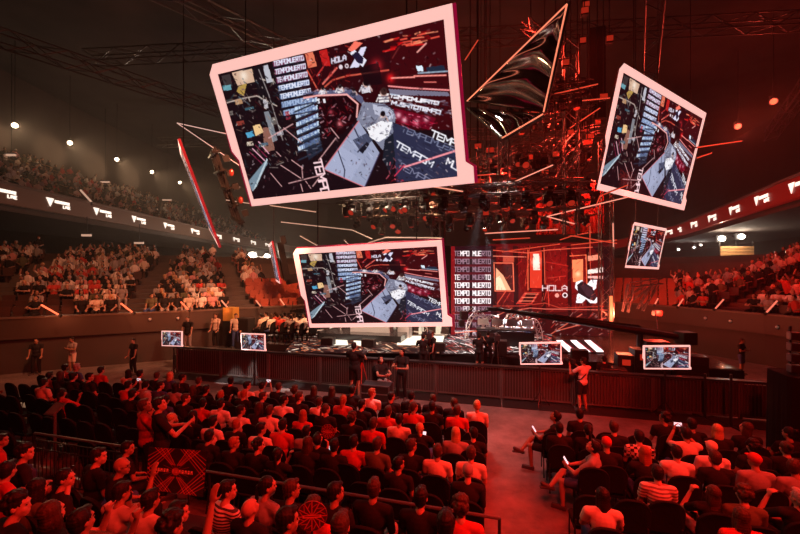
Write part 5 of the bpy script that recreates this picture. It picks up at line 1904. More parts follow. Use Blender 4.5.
SW = {'white': 'white', 'beige': 'beige', 'red': 'red', 'dark': 'black', 'grey': 'grey', 'olive': 'olive', 'blue': 'navy', 'pink': 'pink', 'checked': 'checked', 'striped': 'striped', 'broad_stripe': 'striped'}
PHONES = []
FANS = []
n_people = 0
KEEP_CLEAR = [loc(*sd(PY(145, 405, 7.45)), 0), loc(*sd(PY(160, 403, 7.3)), 0), loc(*sd(PY(55, 410, 7.9)), 0)]
for side, r, k, p, nt_ in seats:
    x, y = proj((p.x, p.y, 1.26))
    if not nt_ and any((p - q_).length < .62 for q_ in KEEP_CLEAR):
        continue
    if side == 'left':
        occ = .9 if x > 225 else (.82 if x > 125 else .42)
        if r >= 3 and x < 140: occ = 0.03
        if r == 2 and x < 110: occ = .25
        if r == 0 and 60 < x < 125: occ = .25
        if r >= 3 and x > 225: occ = .78
    else:
        occ = .85 if r < 4 else .5
        if r == 0 and 575 < x < 650: occ = .35
    pos = '%s seat from the aisle, %s row, %s floor block' % (ordw(k), ROWN[r], side)
    rz = FACE + random.uniform(-.06, .06) + (1.15 if nt_ and nt_[5] == 'leg_crossed' else 0)
    chair(p, FACE + random.uniform(-.03, .03), 'black rounded event chair, ' + pos, 'event chairs of the %s floor block' % side)
    if nt_:
        _, _, shirt, hair, hk, ps, cap = nt_
    elif random.random() < occ:
        shirt = random.choices(['dark', 'grey', 'olive', 'red', 'white', 'blue', 'beige'], [15, 2, 1, 2.2, 1.8, 2, .6])[0]
        hair = random.choices(['dark', 'brown', 'blonde', 'red', 'grey'], [8, 4, 1, .6, .4])[0]
        hk = random.choices(['short', 'curly', 'long', 'bun', 'tail'], [9, 1.6, 2.6, .8, 1])[0]
        ps = random.choices(['rest', 'phone', 'crossed', 'look_right', 'look_left', 'chin', 'long_sleeve', 'film'], [6, 1, 3, 4, 2, 2, 3, .12])[0]
        cap = random.choice(['dark', 'red', 'grey']) if random.random() < .05 else None
        if cap: hk = None
    else:
        continue
    hw = ('%s cap' % SW[cap]) if cap else ('%s %s hair' % ({'short': 'short', 'curly': 'curly', 'long': 'long', 'bun': 'bunned', 'tail': 'tied'}[hk], {'red': 'ginger'}.get(hair, hair)))
    o = person(p + Vector((0, 0, 0)), rz, ps, shirt, hair, hk, 'person, %s top, %s, %s' % (SW[shirt], hw, pos), 'seated audience of the %s floor block' % side, scale=random.uniform(.95, 1.03) if not nt_ else 1.0, cap=cap, eyes=(x < 200 and r < 3) or ps in ('look_left', 'look_right'), shoes=(k == 0))
    n_people += 1
    if ps in ('phone', 'film', 'leg_crossed'):
        PHONES.append((o, ps, pos))
    if ps == 'fan_hold':
        FANS.append((o, pos))


def hand_mid(o, P, both=True):
    J = P['J']
    a = (J['wrL'] + J['wrR']) / 2 if both else J['wrR']
    return o.matrix_basis @ a


PHONE_E = mat('lit_phone_screen', (.5, .5, .55), .3, emit=(.9, .93, 1.0), strength=.9)
for o, ps, pos in PHONES:
    P = POSES[ps]
    c = (P['J']['wrL'] + P['J']['wrR']) / 2 + (Vector((0, .06, .08)) if ps != 'film' else Vector((0, .02, .12)))
    root = empty('phone', o.matrix_basis @ c, o.rotation_euler.z, 'lit phone of the person in the %s' % pos.replace(' floor block', ' block').replace(' from the aisle', ''), 'phone', 'phones held up')
    ang = -.6 if ps != 'film' else -.1
    M = Matrix.Rotation(ang, 3, 'X')
    sz = (.078, .009, .155) if ps != 'film' else (.155, .009, .078)
    MB().box((0, 0, 0), sz, M).build('case', PLASTIC, root, bevel=.003)
    MB().box(M @ Vector((0, -.0055, 0)), (sz[0] * .9, .002, sz[2] * .92), M).build('display', PHONE_E, root)

# ------------------------------------------------------------------ low risers at the front left with the nearest spectators
RISERM = mat('riser_black_board', (.03, .028, .028), .7, noise=.3, scale=4)
mb = MB()
sbox(mb, -9.5, .2, 3.25, 5.0, 0, .46)
sbox(mb, -9.5, .2, 1.6, 3.25, 0, .86)
tag(mb.build('floor_riser', RISERM), kind='structure')
# (px, py of the head, tier, shirt, hair colour, hair kind, pose, turn, words)
FRONT = [
    (374, 488, 1, 'dark', 'brown', 'short', 'long_sleeve', .0, 'broad person in black top with short brown hair behind the long rail, near middle'),
    (421, 497, 1, 'dark', 'dark', 'short', 'rest', -.05, 'person in black top with short dark hair, nearest the aisle on the rail side'),
    (461, 506, 1, 'red', 'brown', 'curly', 'rest', .05, 'person with round curly hair and red top at the aisle end of the riser'),
    (336, 492, 1, 'dark', 'dark', 'short', 'look_right', -.1, 'dark haired person in black top beside the round fan at bottom middle'),
    (292, 489, 1, 'dark', 'brown', 'short', 'look_right', -.1, 'person facing right in black top behind the bald red lit person'),
    (268, 486, 1, 'grey', 'dark', 'tail', 'look_right', -.2, 'person with tied dark hair and grey top, left of the person facing right'),
    (228, 490, 1, 'striped', 'dark', 'short', 'look_right', -.25, 'person in striped tee looking right, right of the raised bare arm'),
    (250, 508, 1, 'dark', None, None, 'phone', -.1, 'bald person in black top lit bright red holding a white phone'),
    (288, 520, 2, 'dark', 'dark', 'short', 'look_right', -.1, 'dark haired person in black top at bottom edge left of the round fan'),
    (341, 526, 2, 'dark', 'brown', 'short', 'rest', 0, 'short brown haired head at the bottom edge below the round fan'),
    (151, 500, 1, 'beige', 'dark', 'short', 'rest', -.1, 'person in pale beige tee with short dark hair below the patterned placard'),
    (122, 492, 1, 'beige', 'dark', 'short', 'arm_up', -.1, 'person with backpack strap and raised right arm left of the patterned placard'),
    (179, 512, 1, 'dark', 'dark', 'short', 'look_right', -.2, 'person in black behind the placard, head bowed beside the raised bare arm'),
    (172, 526, 2, 'dark', 'dark', 'curly', 'arm_up', -.05, 'dark haired person at bottom edge with bare arm raised high'),
    (66, 478, 1, 'dark', 'dark', 'tail', 'look_right', -.35, 'dark haired person in profile with blue ear bud looking right, left foreground'),
    (99, 456, 1, 'dark', 'dark', 'short', 'look_right', -.3, 'person in profile in black top right of the barrier bars'),
    (122, 466, 1, 'dark', None, None, 'look_right', -.3, 'bald person in glasses lit red, looking right past the placard'),
    (128, 448, 0, 'dark', 'dark', 'short', 'look_right', -.3, 'person in black top half hidden behind the bald person in glasses'),
    (26, 452, 1, 'dark', 'dark', 'curly', 'look_right', -.3, 'dark curly haired person looking right at the left edge of the photo'),
    (38, 488, 1, 'olive', 'dark', 'long', 'film', -.1, 'long haired person holding both hands up at the left foreground'),
    (8, 470, 1, 'red', 'dark', 'short', 'crossed', -.2, 'person in red top with folded arms at the far left edge'),
    (18, 505, 2, 'dark', 'dark', 'curly', 'look_right', -.2, 'big dark haired person in the bottom left corner'),
    (52, 512, 2, 'dark', 'brown', 'long', 'chin', -.3, 'person leaning on one hand in the lower left corner'),
    (82, 520, 2, 'olive', 'dark', 'short', 'chin', -.3, 'person in olive top leaning forward at the bottom left'),
    (2, 440, 0, 'red', 'dark', 'short', 'look_right', -.3, 'person in red at the left edge beyond the risers'),
    (446, 524, 2, 'grey', 'dark', 'short', 'rest', 0, 'short haired person in grey at the bottom edge, nearest the aisle'),
    (312, 508, 1, 'red', 'brown', 'curly', 'look_left', .1, 'person in red top partly hidden behind the round fan'),
]
HZ = {0: 1.26, 1: 1.26 + .46, 2: 1.26 + .86}
front_people = {}
SHORT = ['broad person in black behind the rail', 'short haired person nearest the aisle', 'round curly haired person at the aisle', 'dark haired person beside the round fan', 'person facing right behind the bald one',
         'person with tied hair and grey top', 'person in the striped tee', 'bald person holding a white phone', 'dark head left of the round fan', 'brown head below the round fan', 'person in pale tee below the placard',
         'person with backpack strap and raised arm', 'bowed person behind the placard', 'person with bare arm raised high', 'person with the blue ear bud', 'profile person right of the barrier bars', 'bald person in glasses',
         'person half hidden behind the bald glasses wearer', 'curly haired person at the left edge', 'long haired person holding both hands up', 'person in red folding arms', 'big dark haired person in the corner',
         'person leaning on one hand', 'person in olive leaning forward', 'person in red beyond the risers', 'short haired person in grey at the bottom', 'person in red behind the round fan']
for px, py, tier, shirt, hair, hk, ps, turn, words in FRONT:
    hz = HZ[tier]
    P = POSES[ps]
    p = PZ(px, py, hz)
    rz = FACE + turn
    base = p - Matrix.Rotation(rz, 3, 'Z') @ Vector((0, P['head'].y, 0))
    base.z = hz - 1.26
    o = person(base, rz, ps, shirt, hair, hk, words, 'spectators on the front left risers', cap=None, eyes=True, shoes=False)
    front_people[(px, py)] = o
    chair(base, FACE + turn * .5, ('black event chair on the riser under the ' if tier else 'black event chair under the ') + SHORT[len(front_people) - 1], 'event chairs on the front left risers')
    if ps in ('phone', 'film'):
        c = (P['J']['wrL'] + P['J']['wrR']) / 2 + Vector((0, .05, .09))
        root = empty('phone', o.matrix_basis @ c, rz, 'phone held by the %s' % SHORT[len(front_people) - 1], 'phone', 'phones on the risers')
        M = Matrix.Rotation(-.5, 3, 'X')
        MB().box((0, 0, 0), (.078, .009, .155), M).build('case', PLASTIC if ps == 'film' else mat('white_case', (.75, .75, .75), .4), root, bevel=.003)
        MB().box(M @ Vector((0, -.0055, 0)), (.07, .002, .14), M).build('display', PHONE_E if ps == 'phone' else GLASS, root)
# backpack strap
o = front_people[(122, 492)]
sg = MB().path([(-.10, .10, .86), (-.13, .09, 1.03), (-.13, -.02, 1.10), (-.11, -.13, 1.0), (-.09, -.14, .8)], .02, 6).build('strap', BLACK, o)
o = front_people[(66, 478)]
MB().ball((.02, .115, 1.26), (.012, .012, .012), 8, 6).build('ear_bud', mat('blue_plastic', (.02, .06, .6), .4, emit=(.01, .05, .7), strength=.4), o)
o = front_people[(122, 466)]
mbg = MB()
HMx = POSES['look_right']['HM']; hd = POSES['look_right']['head']
for s in (-1, 1):
    for k in range(10):
        a, b = 2 * PI * k / 10, 2 * PI * (k + 1) / 10
        mbg.tube(hd + HMx @ Vector((s * .032 + .026 * math.cos(a), .098, .002 + .02 * math.sin(a))), hd + HMx @ Vector((s * .032 + .026 * math.cos(b), .098, .002 + .02 * math.sin(b))), .0025, 4)
    mbg.tube(hd + HMx @ Vector((s * .058, .097, .004)), hd + HMx @ Vector((s * .08, -.01, .0)), .0025, 4)
mbg.build('glasses', PLASTIC, o)

# placard with printed lattice, held in the front left
SP = [PY(149, 447, 4.9), PY(207, 451, 4.72), PY(203, 497, 4.68), PY(146, 489, 4.86)]
ctr = sum(SP, Vector()) / 4
sr = Raster(180, 140, [(0, 0), (180, 0), (180, 140), (0, 140)], (40, 10, 13))
for k in range(5):
    o_ = k * 9
    for a, b in (((0, 30 + o_ * 1.6), (44 + o_, 0)), ((180, 30 + o_ * 1.6), (136 - o_, 0)), ((0, 110 - o_ * 1.6), (44 + o_, 140)), ((180, 110 - o_ * 1.6), (136 - o_, 140))):
        sr.seg(a, b, 2.6, (240, 110, 96) if k % 2 else (190, 60, 60), .9)
    for a, b in (((20 + o_, 0), (76 + o_ * .3, 52)), ((160 - o_, 0), (104 - o_ * .3, 52)), ((20 + o_, 140), (76 + o_ * .3, 90)), ((160 - o_, 140), (104 - o_ * .3, 90))):
        sr.seg(a, b, 2.2, (245, 120, 104) if k % 2 == 0 else (170, 50, 52), .85)
for k in range(14):
    a = 2 * PI * k / 14
    sr.seg((90 + 14 * math.cos(a), 70 + 12 * math.sin(a)), (90 + 44 * math.cos(a), 70 + 34 * math.sin(a)), 1.6, (170, 60, 56), .8)
x = 24
for k in range(13):
    w_ = rng.uniform(6, 8)
    if k != 5:
        sr.poly([(x, 66), (x + w_, 66), (x + w_, 77), (x, 77)], (255, 190, 170))
        sr.poly([(x + 2.5, 69), (x + w_ - 1, 69), (x + w_ - 1, 71), (x + 2.5, 71)], (70, 18, 22)) if k % 2 else sr.poly([(x + 2.5, 72), (x + w_ - 2, 72), (x + w_ - 2, 77), (x + 2.5, 77)], (70, 18, 22))
    x += w_ + 2.6
sr.disc((90, 72), 12, (215, 100, 88), .8)
pm = bpy.data.materials.new('printed_card')
pm.use_nodes = True
b_ = pm.node_tree.nodes['Principled BSDF']
at = pm.node_tree.nodes.new('ShaderNodeAttribute'); at.attribute_name = 'picture'
pm.node_tree.links.new(at.outputs['Color'], b_.inputs['Base Color']); b_.inputs['Roughness'].default_value = .55
root = empty('placard', ctr, 0, 'square placard with red lattice print and lettering, held up at front left', 'placard')
e1, e2 = (SP[1] - SP[0]).normalized(), (SP[0] - SP[3]).normalized()
nn = e1.cross(e2).normalized()
if nn.y < 0: nn = -nn
mesh_obj('print', sr.mesh('placard_print', [p - ctr for p in SP], pm), root)
MB().prism([p - ctr + nn * .004 for p in SP], nn * .008).build('board', BLACK, root)

# round printed fans
def fan(c, r, rz, label):
    root = empty('round_fan', c, rz, label, 'hand fan', 'round printed fans')
    f = Raster(70, 70, [(0, 0), (70, 0), (70, 70), (0, 70)], (70, 16, 18))
    for k in range(12):
        a = 2 * PI * k / 12
        f.seg((35, 35), (35 + 34 * math.cos(a), 35 + 34 * math.sin(a)), 2.2, (205, 80, 70))
        f.seg((35 + 20 * math.cos(a), 35 + 20 * math.sin(a)), (35 + 30 * math.cos(a + .4), 35 + 30 * math.sin(a + .4)), 2.0, (190, 70, 60))
    f.poly([(14, 32), (56, 32), (56, 39), (14, 39)], (220, 110, 96)); f.poly([(18, 34), (52, 34), (52, 36), (18, 36)], (80, 20, 22))
    me = f.mesh('fan_print', [(-r, -.006, r), (r, -.006, r), (r, -.006, -r), (-r, -.006, -r)], pm)
    bm = bmesh.new(); bm.from_mesh(me)
    bmesh.ops.delete(bm, geom=[v for v in bm.verts if math.hypot(v.co.x, v.co.z) > r * .985], context='VERTS')
    bm.to_mesh(me); bm.free()
    mesh_obj('print', me, root)
    MB().lathe([(r, -.004), (r, .004)], 28, Matrix.Rotation(PI / 2, 3, 'X')).build('disc', mat('red_card', (.3, .05, .05), .6), root)
    MB().tube((0, 0, -r), (0, 0, -r - .16), .011, 8).build('handle', PLASTIC, root)


fan(PY(312, 516, 4.05), .165, .1, 'round fan with a star lattice print held at the bottom edge, left of middle')
for o, pos in FANS[:1]:
    P = POSES['fan_hold']
    c = o.matrix_basis @ (P['J']['wrR'] + Vector((-.02, .05, .27)))
    fan(c, .14, o.rotation_euler.z, 'round fan with a star lattice print held among the left floor rows')

# rail in front of the risers and the barrier at its left end
RAILM = mat('satin_steel_rail', (.36, .34, .33), .32, .9)
def rail_run(s0, s1, d, name, label, posts, z=1.02, bars=False, lower=True):
    root = empty(name, loc((s0 + s1) / 2, d, 0), 0, label, 'rail')
    o_ = loc((s0 + s1) / 2, d, 0)
    mb = MB().tube(loc(s0, d, z) - o_, loc(s1, d, z) - o_, .024, 8)
    mb.build('handrail', RAILM, root)
    if lower:
        MB().tube(loc(s0, d, z * .72) - o_, loc(s1, d, z * .72) - o_, .014, 6).build('mid_rail', METAL, root)
    for i in range(posts):
        s = s0 + (s1 - s0) * i / (posts - 1)
        MB().tube(loc(s, d, 0) - o_, loc(s, d, z) - o_, .022, 8).build('post', METAL, root)
    if bars:
        mb = MB().tube(loc(s0, d, .12) - o_, loc(s1, d, .12) - o_, .014, 6).tube(loc(s0, d, z * .88) - o_, loc(s1, d, z * .88) - o_, .014, 6)
        n = int((s1 - s0) / .11)
        for i in range(1, n):
            s = s0 + (s1 - s0) * i / n
            mb.tube(loc(s, d, .12) - o_, loc(s, d, z * .88) - o_, .009, 5, cap=False)
        mb.build('bars', METAL, root)
    return root


rail_run(-5.9, .05, 5.28, 'handrail_run', 'long thin steel handrail between the left floor block and the risers', 6)
rail_run(-9.2, -6.55, 5.5, 'crowd_barrier', 'steel crowd barrier with upright bars at the left front', 2, 1.1, True)

# lectern style sign stand
p = PY(55, 437, 7.9)
root = empty('sign_stand', (p.x, p.y, 0), -YAW - .2, 'tilted sign board on a single post among the empty black chairs', 'sign stand')
zt = PY(55, 409, 7.9).z
MB().box((0, 0, .015), (.42, .36, .03)).build('base', METAL, root, bevel=.008)
MB().tube((0, 0, .03), (0, 0, zt - .03), .03, 8).build('post', RAILM, root)
Mt = Matrix.Rotation(.7, 3, 'X') @ Matrix.Rotation(.1, 3, 'Z')
bd = MB().box((0, 0, zt), (.36, .30, .02), Mt).build('board', RAILM, root)
MB().box(Vector((0, 0, zt)) + Mt @ Vector((0, 0, .012)), (.30, .24, .006), Mt).build('sheet', mat('printed_sheet', (.10, .08, .07), .6, noise=.5, scale=40), bd)

# ------------------------------------------------------------------ barrier in front of the stage pit
BD = 13.3
BW = 2.3
BACKM = mat('dark_brown_sheet', (.05, .038, .034), .8, noise=.3, scale=3)
BARM = mat('barrier_dark_alu', (.13, .12, .115), .5, .5)
for i in range(10):
    s0 = -13.6 + i * BW
    root = empty('stage_barrier', loc(s0 + BW / 2, BD, 0), -YAW, 'dark stage barrier panel with upright bars, %s from the left end' % ordw(i), 'barrier', 'stage barrier panels')
    MB().path([(-BW / 2 + .03, 0, .02), (-BW / 2 + .03, 0, 1.12), (BW / 2 - .03, 0, 1.12), (BW / 2 - .03, 0, .02)], .035, 6).build('frame', BARM, root)
    mb = MB()
    n = 25
    for j in range(1, n):
        x = -BW / 2 + BW * j / n
        mb.tube((x, 0, .08), (x, 0, 1.10), .013, 5, cap=False)
    mb.box((0, 0, .1), (BW - .06, .03, .05))
    mb.build('bars', BARM, root)
    MB().box((0, .05, .56), (BW - .02, .015, .98)).build('backing_sheet', BACKM, root)
    MB().box((0, -.35, .012), (BW - .04, .75, .02)).build('foot_plate', METAL, root)
    MB().box((0, .06, 1.16), (BW, .26, .035)).build('ledge', METAL, root)
    for x in (-BW / 2 + .3, BW / 2 - .3):
        MB().tube((x, .05, 1.0), (x, .75, .03), .02, 6).build('brace', METAL, root)

# ------------------------------------------------------------------ monitors on stands in front of the barrier
SMALL = Raster(107, 60, FQ, (0, 0, 0))
SMALL.a = FEED.a[::3, ::3].copy()
SMALL.h, SMALL.w = SMALL.a.shape[:2]
SMALL.X, SMALL.Y = np.meshgrid(np.arange(SMALL.w), np.arange(SMALL.h))


def monitor(c, u, v, W, asp, k, label, post=True, floor_z=0.0):
    cam0 = Vector((0, 0, EYE))
    c = cam0 + (Vector(c) - cam0) * k
    W *= k
    u, v = Vector(u).normalized(), Vector(v)
    v = (v - u * u.dot(v)).normalized()
    n = u.cross(v)
    if n.dot(c - cam0) < 0: n = -n
    H_ = W / asp
    root = empty('stage_monitor', (c.x, c.y, floor_z), 0, label, 'monitor', 'monitors along the stage barrier')
    o_ = Vector((0, 0, c.z - floor_z))

    def q(x, y, z=0): return o_ + u * x * W + v * y * H_ + n * z
    t = .035
    outer = [(-.5 - t, .5 + t * asp), (.5 + t * .8, .5 + t * asp), (.5 + t * .8, -.42), (.5 + t * 1.5, -.46), (.5 + t * 1.5, -.5 - t * asp), (-.5 - t * .6, -.5 - t * asp), (-.5 - t * .6, -.1), (-.5 - t * 1.3, -.05)]
    inner = [(-.5, .5), (.5, .5), (.5, -.42), (.5, -.46), (.5, -.5), (-.5, -.5), (-.5, -.1), (-.5, -.05)]
    MB().ring([q(x, y) for x, y in outer], [q(x, y) for x, y in inner], n * .06, FRAME_E, FRAME_E).build('light_frame', None, root)
    me = SMALL.mesh('monitor_picture', [q(-.5, .5, .01), q(.5, .5, .01), q(.5, -.5, .01), q(-.5, -.5, .01)], PICTURE)
    mesh_obj('display', me, root)
    MB().box(q(0, 0, .055), (W, H_, .05), Matrix((u, v, n)).transposed()).build('housing', PLASTIC, root)
    if post:
        b = q(0, 0, .12)
        MB().tube((b.x, b.y, .05), (b.x, b.y, o_.z), .03, 8).build('post', METAL, root)
        mb = MB()
        for a in (0, 2.1, 4.2):
            mb.tube((b.x, b.y, .45), (b.x + .33 * math.cos(a), b.y + .33 * math.sin(a), .015), .014, 6)
        mb.build('tripod', METAL, root)
    return root


monitor((5.26, 13.85, 1.38), (.978, -.201, .058), (-.098, -.198, .975), 1.4, 1.78, .875, 'monitor on a stand right of the middle, beside the red lit person')
monitor((9.65, 13.38, 1.34), (.973, -.227, .052), (-.078, -.108, .991), 1.4, 1.78, .84, 'monitor with peach frame at the right end of the stage barrier')
monitor((-11.93, 19.32, .97), (.962, -.273, .028), (-.02, .032, .999), 1.25, 1.78, .80, 'monitor at the far left end of the stage barrier')
monitor((-6.87, 17.26, 1.18), (.956, -.292, .017), (-.025, -.023, .999), 1.25, 1.78, .825, 'monitor on a stand left of the middle, second from the left')

# ------------------------------------------------------------------ crew and performers
def standing(px, py_head, Y, pose_name, shirt, hair, hk, turn, words, z=None, group='crew around the stage barrier', trousers=None, skin=None, cap=None):
    P = POSES[pose_name]
    hp = PY(px, py_head, Y)
    z = 0.0 if z is None else z
    sc = (hp.z + .10 - z) / (P['head'].z + .10)
    sc = max(.9, min(1.12, sc))
    rz = turn
    base = Vector((hp.x, hp.y, z)) - Matrix.Rotation(rz, 3, 'Z') @ Vector((0, P['head'].y * sc, 0))
    return person(base, rz, pose_name, shirt, hair, hk, words, group, scale=sc, trousers=trousers, eyes=True, shoes=True, skin=skin, cap=cap)


K = MATS['cloth_dark']
op = standing(583.5, 361, 11.75, 'stand_camera', 'white', 'dark', 'short', .32, 'person in bright red lit tee and black shorts filming beside the middle monitor', trousers=K)
sc_ = op.scale[0]
MB().path([(-.17, .11, 1.12), (-.06, .14, 1.26), (.10, .10, 1.44), (.13, 0, 1.485), (.12, -.10, 1.40), (-.02, -.145, 1.22), (-.17, -.12, 1.08), (-.20, 0, 1.03), (-.17, .11, 1.12)], .016, 6).build('bag_strap', BLACK, op)


def video_camera(c, rz, label, group='video cameras', sc=1.0):
    root = empty('video_camera', c, rz, label, 'camera', group)
    root.scale = (sc,) * 3
    MB().box((0, 0, .07), (.11, .26, .13)).box((0, -.02, .16), (.03, .2, .03)).build('body', PLASTIC, root, bevel=.01)
    MB().lathe([(.045, 0), (.05, .1), (.06, .16), (.05, .16), (.045, .13)], 14, look_matrix((0, 1, 0))).build('lens', GLASS, root, True).location = (0, .13, .07)
    MB().box((-.1, -.02, .12), (.10, .015, .075)).build('viewfinder', PLASTIC, root)


hm = op.matrix_basis @ Vector((0, .46, 1.44))
video_camera(hm, op.rotation_euler.z, 'small video camera in the hands of the red lit filming person')
standing(604, 368, 12.6, 'stand', 'dark', 'dark', 'short', FACE, 'person in dark clothes standing right of the red lit filming person')
standing(402, 352, 12.95, 'stand_fold', 'dark', 'dark', 'short', PI - .4, 'person in black with red lit face standing before the barrier, middle', trousers=K)
standing(72, 341, 16.3, 'stand_crossed', 'grey', 'dark', 'short', PI - .3, 'person in grey tee and shorts with folded arms by the left stand wall', trousers=MATS['cloth_beige'])
standing(36, 346, 16.0, 'stand', 'dark', 'dark', 'short', PI + .4, 'guard in dark clothes standing at the far left stand wall', trousers=K)
standing(742, 347, 16.0, 'stand_crossed', 'dark', 'brown', 'short', PI + .5, 'person dimly lit red at the doorway under the right stand')
standing(133, 347, 16.0, 'stand', 'dark', 'dark', 'short', PI - .4, 'person in dark clothes left of the leftmost monitor')
standing(145, 405, 7.45, 'stand_fold', 'red', 'brown', 'short', FACE - .5, 'person in reddish tee standing in the left block gap, left of a couple', z=0)
standing(160, 402, 7.25, 'stand_fold', 'dark', 'dark', 'short', FACE - .6, 'person in black tank top standing with bare arms folded, left block', z=0)
# camera operators on the pit platform
sbx = MB()
sbox(sbx, -6.4, 3.4, 13.75, 14.9, 0, .55)
tag(sbx.build('floor_pit_platform', RISERM), kind='structure')


def tripod(c, h, label, m=METAL):
    root = empty('camera_tripod', c, 0, label, 'tripod', 'camera tripods')
    for a in (.5, 2.6, 4.7):
        MB().tube((0, 0, h), (.34 * math.cos(a), .34 * math.sin(a), .01), .02, 6, .016).build('leg', m, root)
    MB().lathe([(.06, h - .05), (.07, h), (.05, h + .07)], 12).build('head', PLASTIC, root)


REDLEG = mat('red_tripod_leg', (.5, .06, .04), .5)
for i, (px, py, Y, z, leg, wd) in enumerate([(362, 343, 13.3, 0, REDLEG, 'leftmost, on red legs'), (429, 345, 14.2, .55, METAL, 'middle one on the pit platform'), (497, 346, 13.8, .55, METAL, 'right one on the pit platform')]):
    c = PY(px, py, Y)
    tripod((c.x, c.y, z), 1.25, 'tripod carrying a broadcast camera, %s' % wd, leg)
    video_camera(Vector((c.x, c.y, z + 1.33)), -YAW + .1, 'big broadcast camera on tripod, %s' % wd, 'broadcast cameras', 1.7)
standing(354, 338, 13.05, 'stand_camera', 'dark', 'dark', 'short', FACE, 'camera operator in black, leftmost, silhouetted in front of the pale stage', trousers=K)
standing(423, 339, 13.9, 'stand_camera', 'dark', 'dark', 'short', FACE + .1, 'camera operator in black on the pit platform, middle', z=.55, trousers=K)
standing(432, 342, 14.5, 'stand', 'dark', 'brown', 'short', FACE + 2.2, 'helper in black beside the middle camera operator', z=.55, trousers=K)
standing(479, 340, 14.1, 'stand_camera', 'dark', 'dark', 'short', FACE - .2, 'camera operator in black on the pit platform, right one', z=.55, trousers=K)
standing(488, 345, 14.6, 'stand', 'dark', 'dark', 'short', FACE, 'helper in black beside the right camera operator', z=.55, trousers=K)
# person seated at a black flight case
pc = PY(382, 352, 13.0)
person(Vector((pc.x, pc.y - .15, .12)), PI + .5, 'phone', 'dark', 'dark', 'short', 'crew person seated behind the black flight case before the barrier', 'crew around the stage barrier', eyes=True)
chair(Vector((pc.x, pc.y - .15, .12)), PI + .5, 'black event chair behind the flight case before the barrier', 'event chairs of the crew')
tag(MB().box((0, 0, 0), (.6, .6, .12)).build('chair_plinth', RISERM), 'low black plinth under the crew chair', 'plinth').location = (pc.x, pc.y - .15, .06)


def flight_case(c, size, rz, label):
    root = empty('flight_case', c, rz, label, 'flight case', 'flight cases')
    x, y, z = size
    MB().box((0, 0, z / 2 + .05), (x, y, z - .1)).build('body', PLASTIC, root, bevel=.01)
    mb = MB()
    for sx in (-1, 1):
        for sy in (-1, 1):
            mb.box((sx * x / 2, sy * y / 2, z / 2 + .05), (.035, .035, z - .08))
    for sy in (-1, 1):
        mb.box((0, sy * y / 2, z), (x, .035, .035)); mb.box((0, sy * y / 2, z * .65), (x, .035, .03))
    mb.build('edging', STEEL, root)
    mb = MB()
    for sx in (-1, 1):
        for sy in (-1, 1):
            mb.ball((sx * (x / 2 - .08), sy * (y / 2 - .08), .05), (.05, .03, .05), 8, 6)
    mb.build('casters', PLASTIC, root)


q_ = PY(378, 373, 12.75)
flight_case((q_.x, q_.y - .55, 0), (.95, .5, .75), -YAW, 'black flight case standing before the barrier, left of the middle')


def speaker(c, rz, h, label, wd=.5, d=.5):
    root = empty('loudspeaker', c, rz, label, 'loudspeaker', 'loudspeakers')
    MB().box((0, 0, h / 2), (wd, d, h)).build('cabinet', PLASTIC, root, bevel=.02)
    mb = MB()
    M = look_matrix((0, -1, 0))
    for z in ([h * .35] if h < .8 else [h * .25, h * .6]):
        mb.add([], [])
        mb.lathe([(.16, 0), (.17, .02), (.12, -.0), (.04, .015)], 16, Matrix.Identity(3))
    MB().box((0, -d / 2 - .006, h / 2), (wd * .9, .012, h * .93)).build('grille', METAL, root)


speaker(loc(.2, 15.9, STAGE_Z), -YAW, .62, 'small black loudspeaker on the stage edge between the camera operators')
for i, s in enumerate((-7.6, -5.6, -2.4, 3.2, 6.2)):
    speaker(loc(s, 15.95, STAGE_Z), -YAW, .38, 'low wedge loudspeaker on the stage edge, %s from the left' % ordw(i), .6, .4)

# stage furniture and performers
def table(c, size, rz, label, m, group='stage desks'):
    root = empty('stage_desk', c, rz, label, 'desk', group)
    x, y, z = size
    MB().box((0, 0, z - .03), (x, y, .06)).build('top', m, root, bevel=.01)
    MB().box((0, -y / 2 + .05, z / 2 - .03), (x * .94, .04, z - .1)).build('front_panel', m, root)
    for s in (-1, 1):
        MB().box((s * (x / 2 - .06), 0, (z - .06) / 2), (.06, y * .9, z - .06)).build('side_panel', m, root)


PALE = mat('pale_desk_board', (.62, .58, .58), .4)
def on_stage(px, py, d):
    p = PD(px, py, d)
    return Vector((p.x, p.y, STAGE_Z))


table(on_stage(505, 338, 18.0), (2.6, .8, .8), -YAW, 'dark desk of the players in the middle of the stage', PLASTIC)
for i in range(4):
    c_ = on_stage(505, 338, 18.0) + rt * (-1.0 + i * .66) + Vector((0, 0, .8)) - fw * .1
    root = empty('desk_monitor', c_, -YAW, 'small white game monitor on the dark stage desk, %s from the left' % ordw(i), 'monitor', 'game monitors on the stage desk')
    MB().box((0, 0, .015), (.2, .16, .03)).build('base', PALE, root)
    MB().box((0, .03, .1), (.04, .03, .16)).build('stand', PALE, root)
    MB().box((0, 0, .30), (.5, .04, .30)).build('panel', PALE, root, bevel=.01)
table(on_stage(372, 335, 18.4), (2.2, .8, .85), -YAW, 'pale desk at the left of the stage behind the camera operator', PALE)
table(on_stage(405, 335, 18.8), (.7, .6, 1.1), -YAW, 'pale upright counter on the stage between two camera operators', PALE)
MBx = MB()
sbox(MBx, -8.8, -4.4, 17.2, 20.6, STAGE_Z, STAGE_Z + .35)
tag(MBx.build('stage_riser', DECK), 'low dark riser at the left end of the stage', 'riser')
root = empty('equipment_desk', on_stage(307, 322, 18.6) + Vector((0, 0, .35)), -YAW, 'black equipment desk with mixers on the left stage riser', 'desk')
MB().box((0, 0, .42), (2.0, .7, .84)).build('body', PLASTIC, root, bevel=.02)
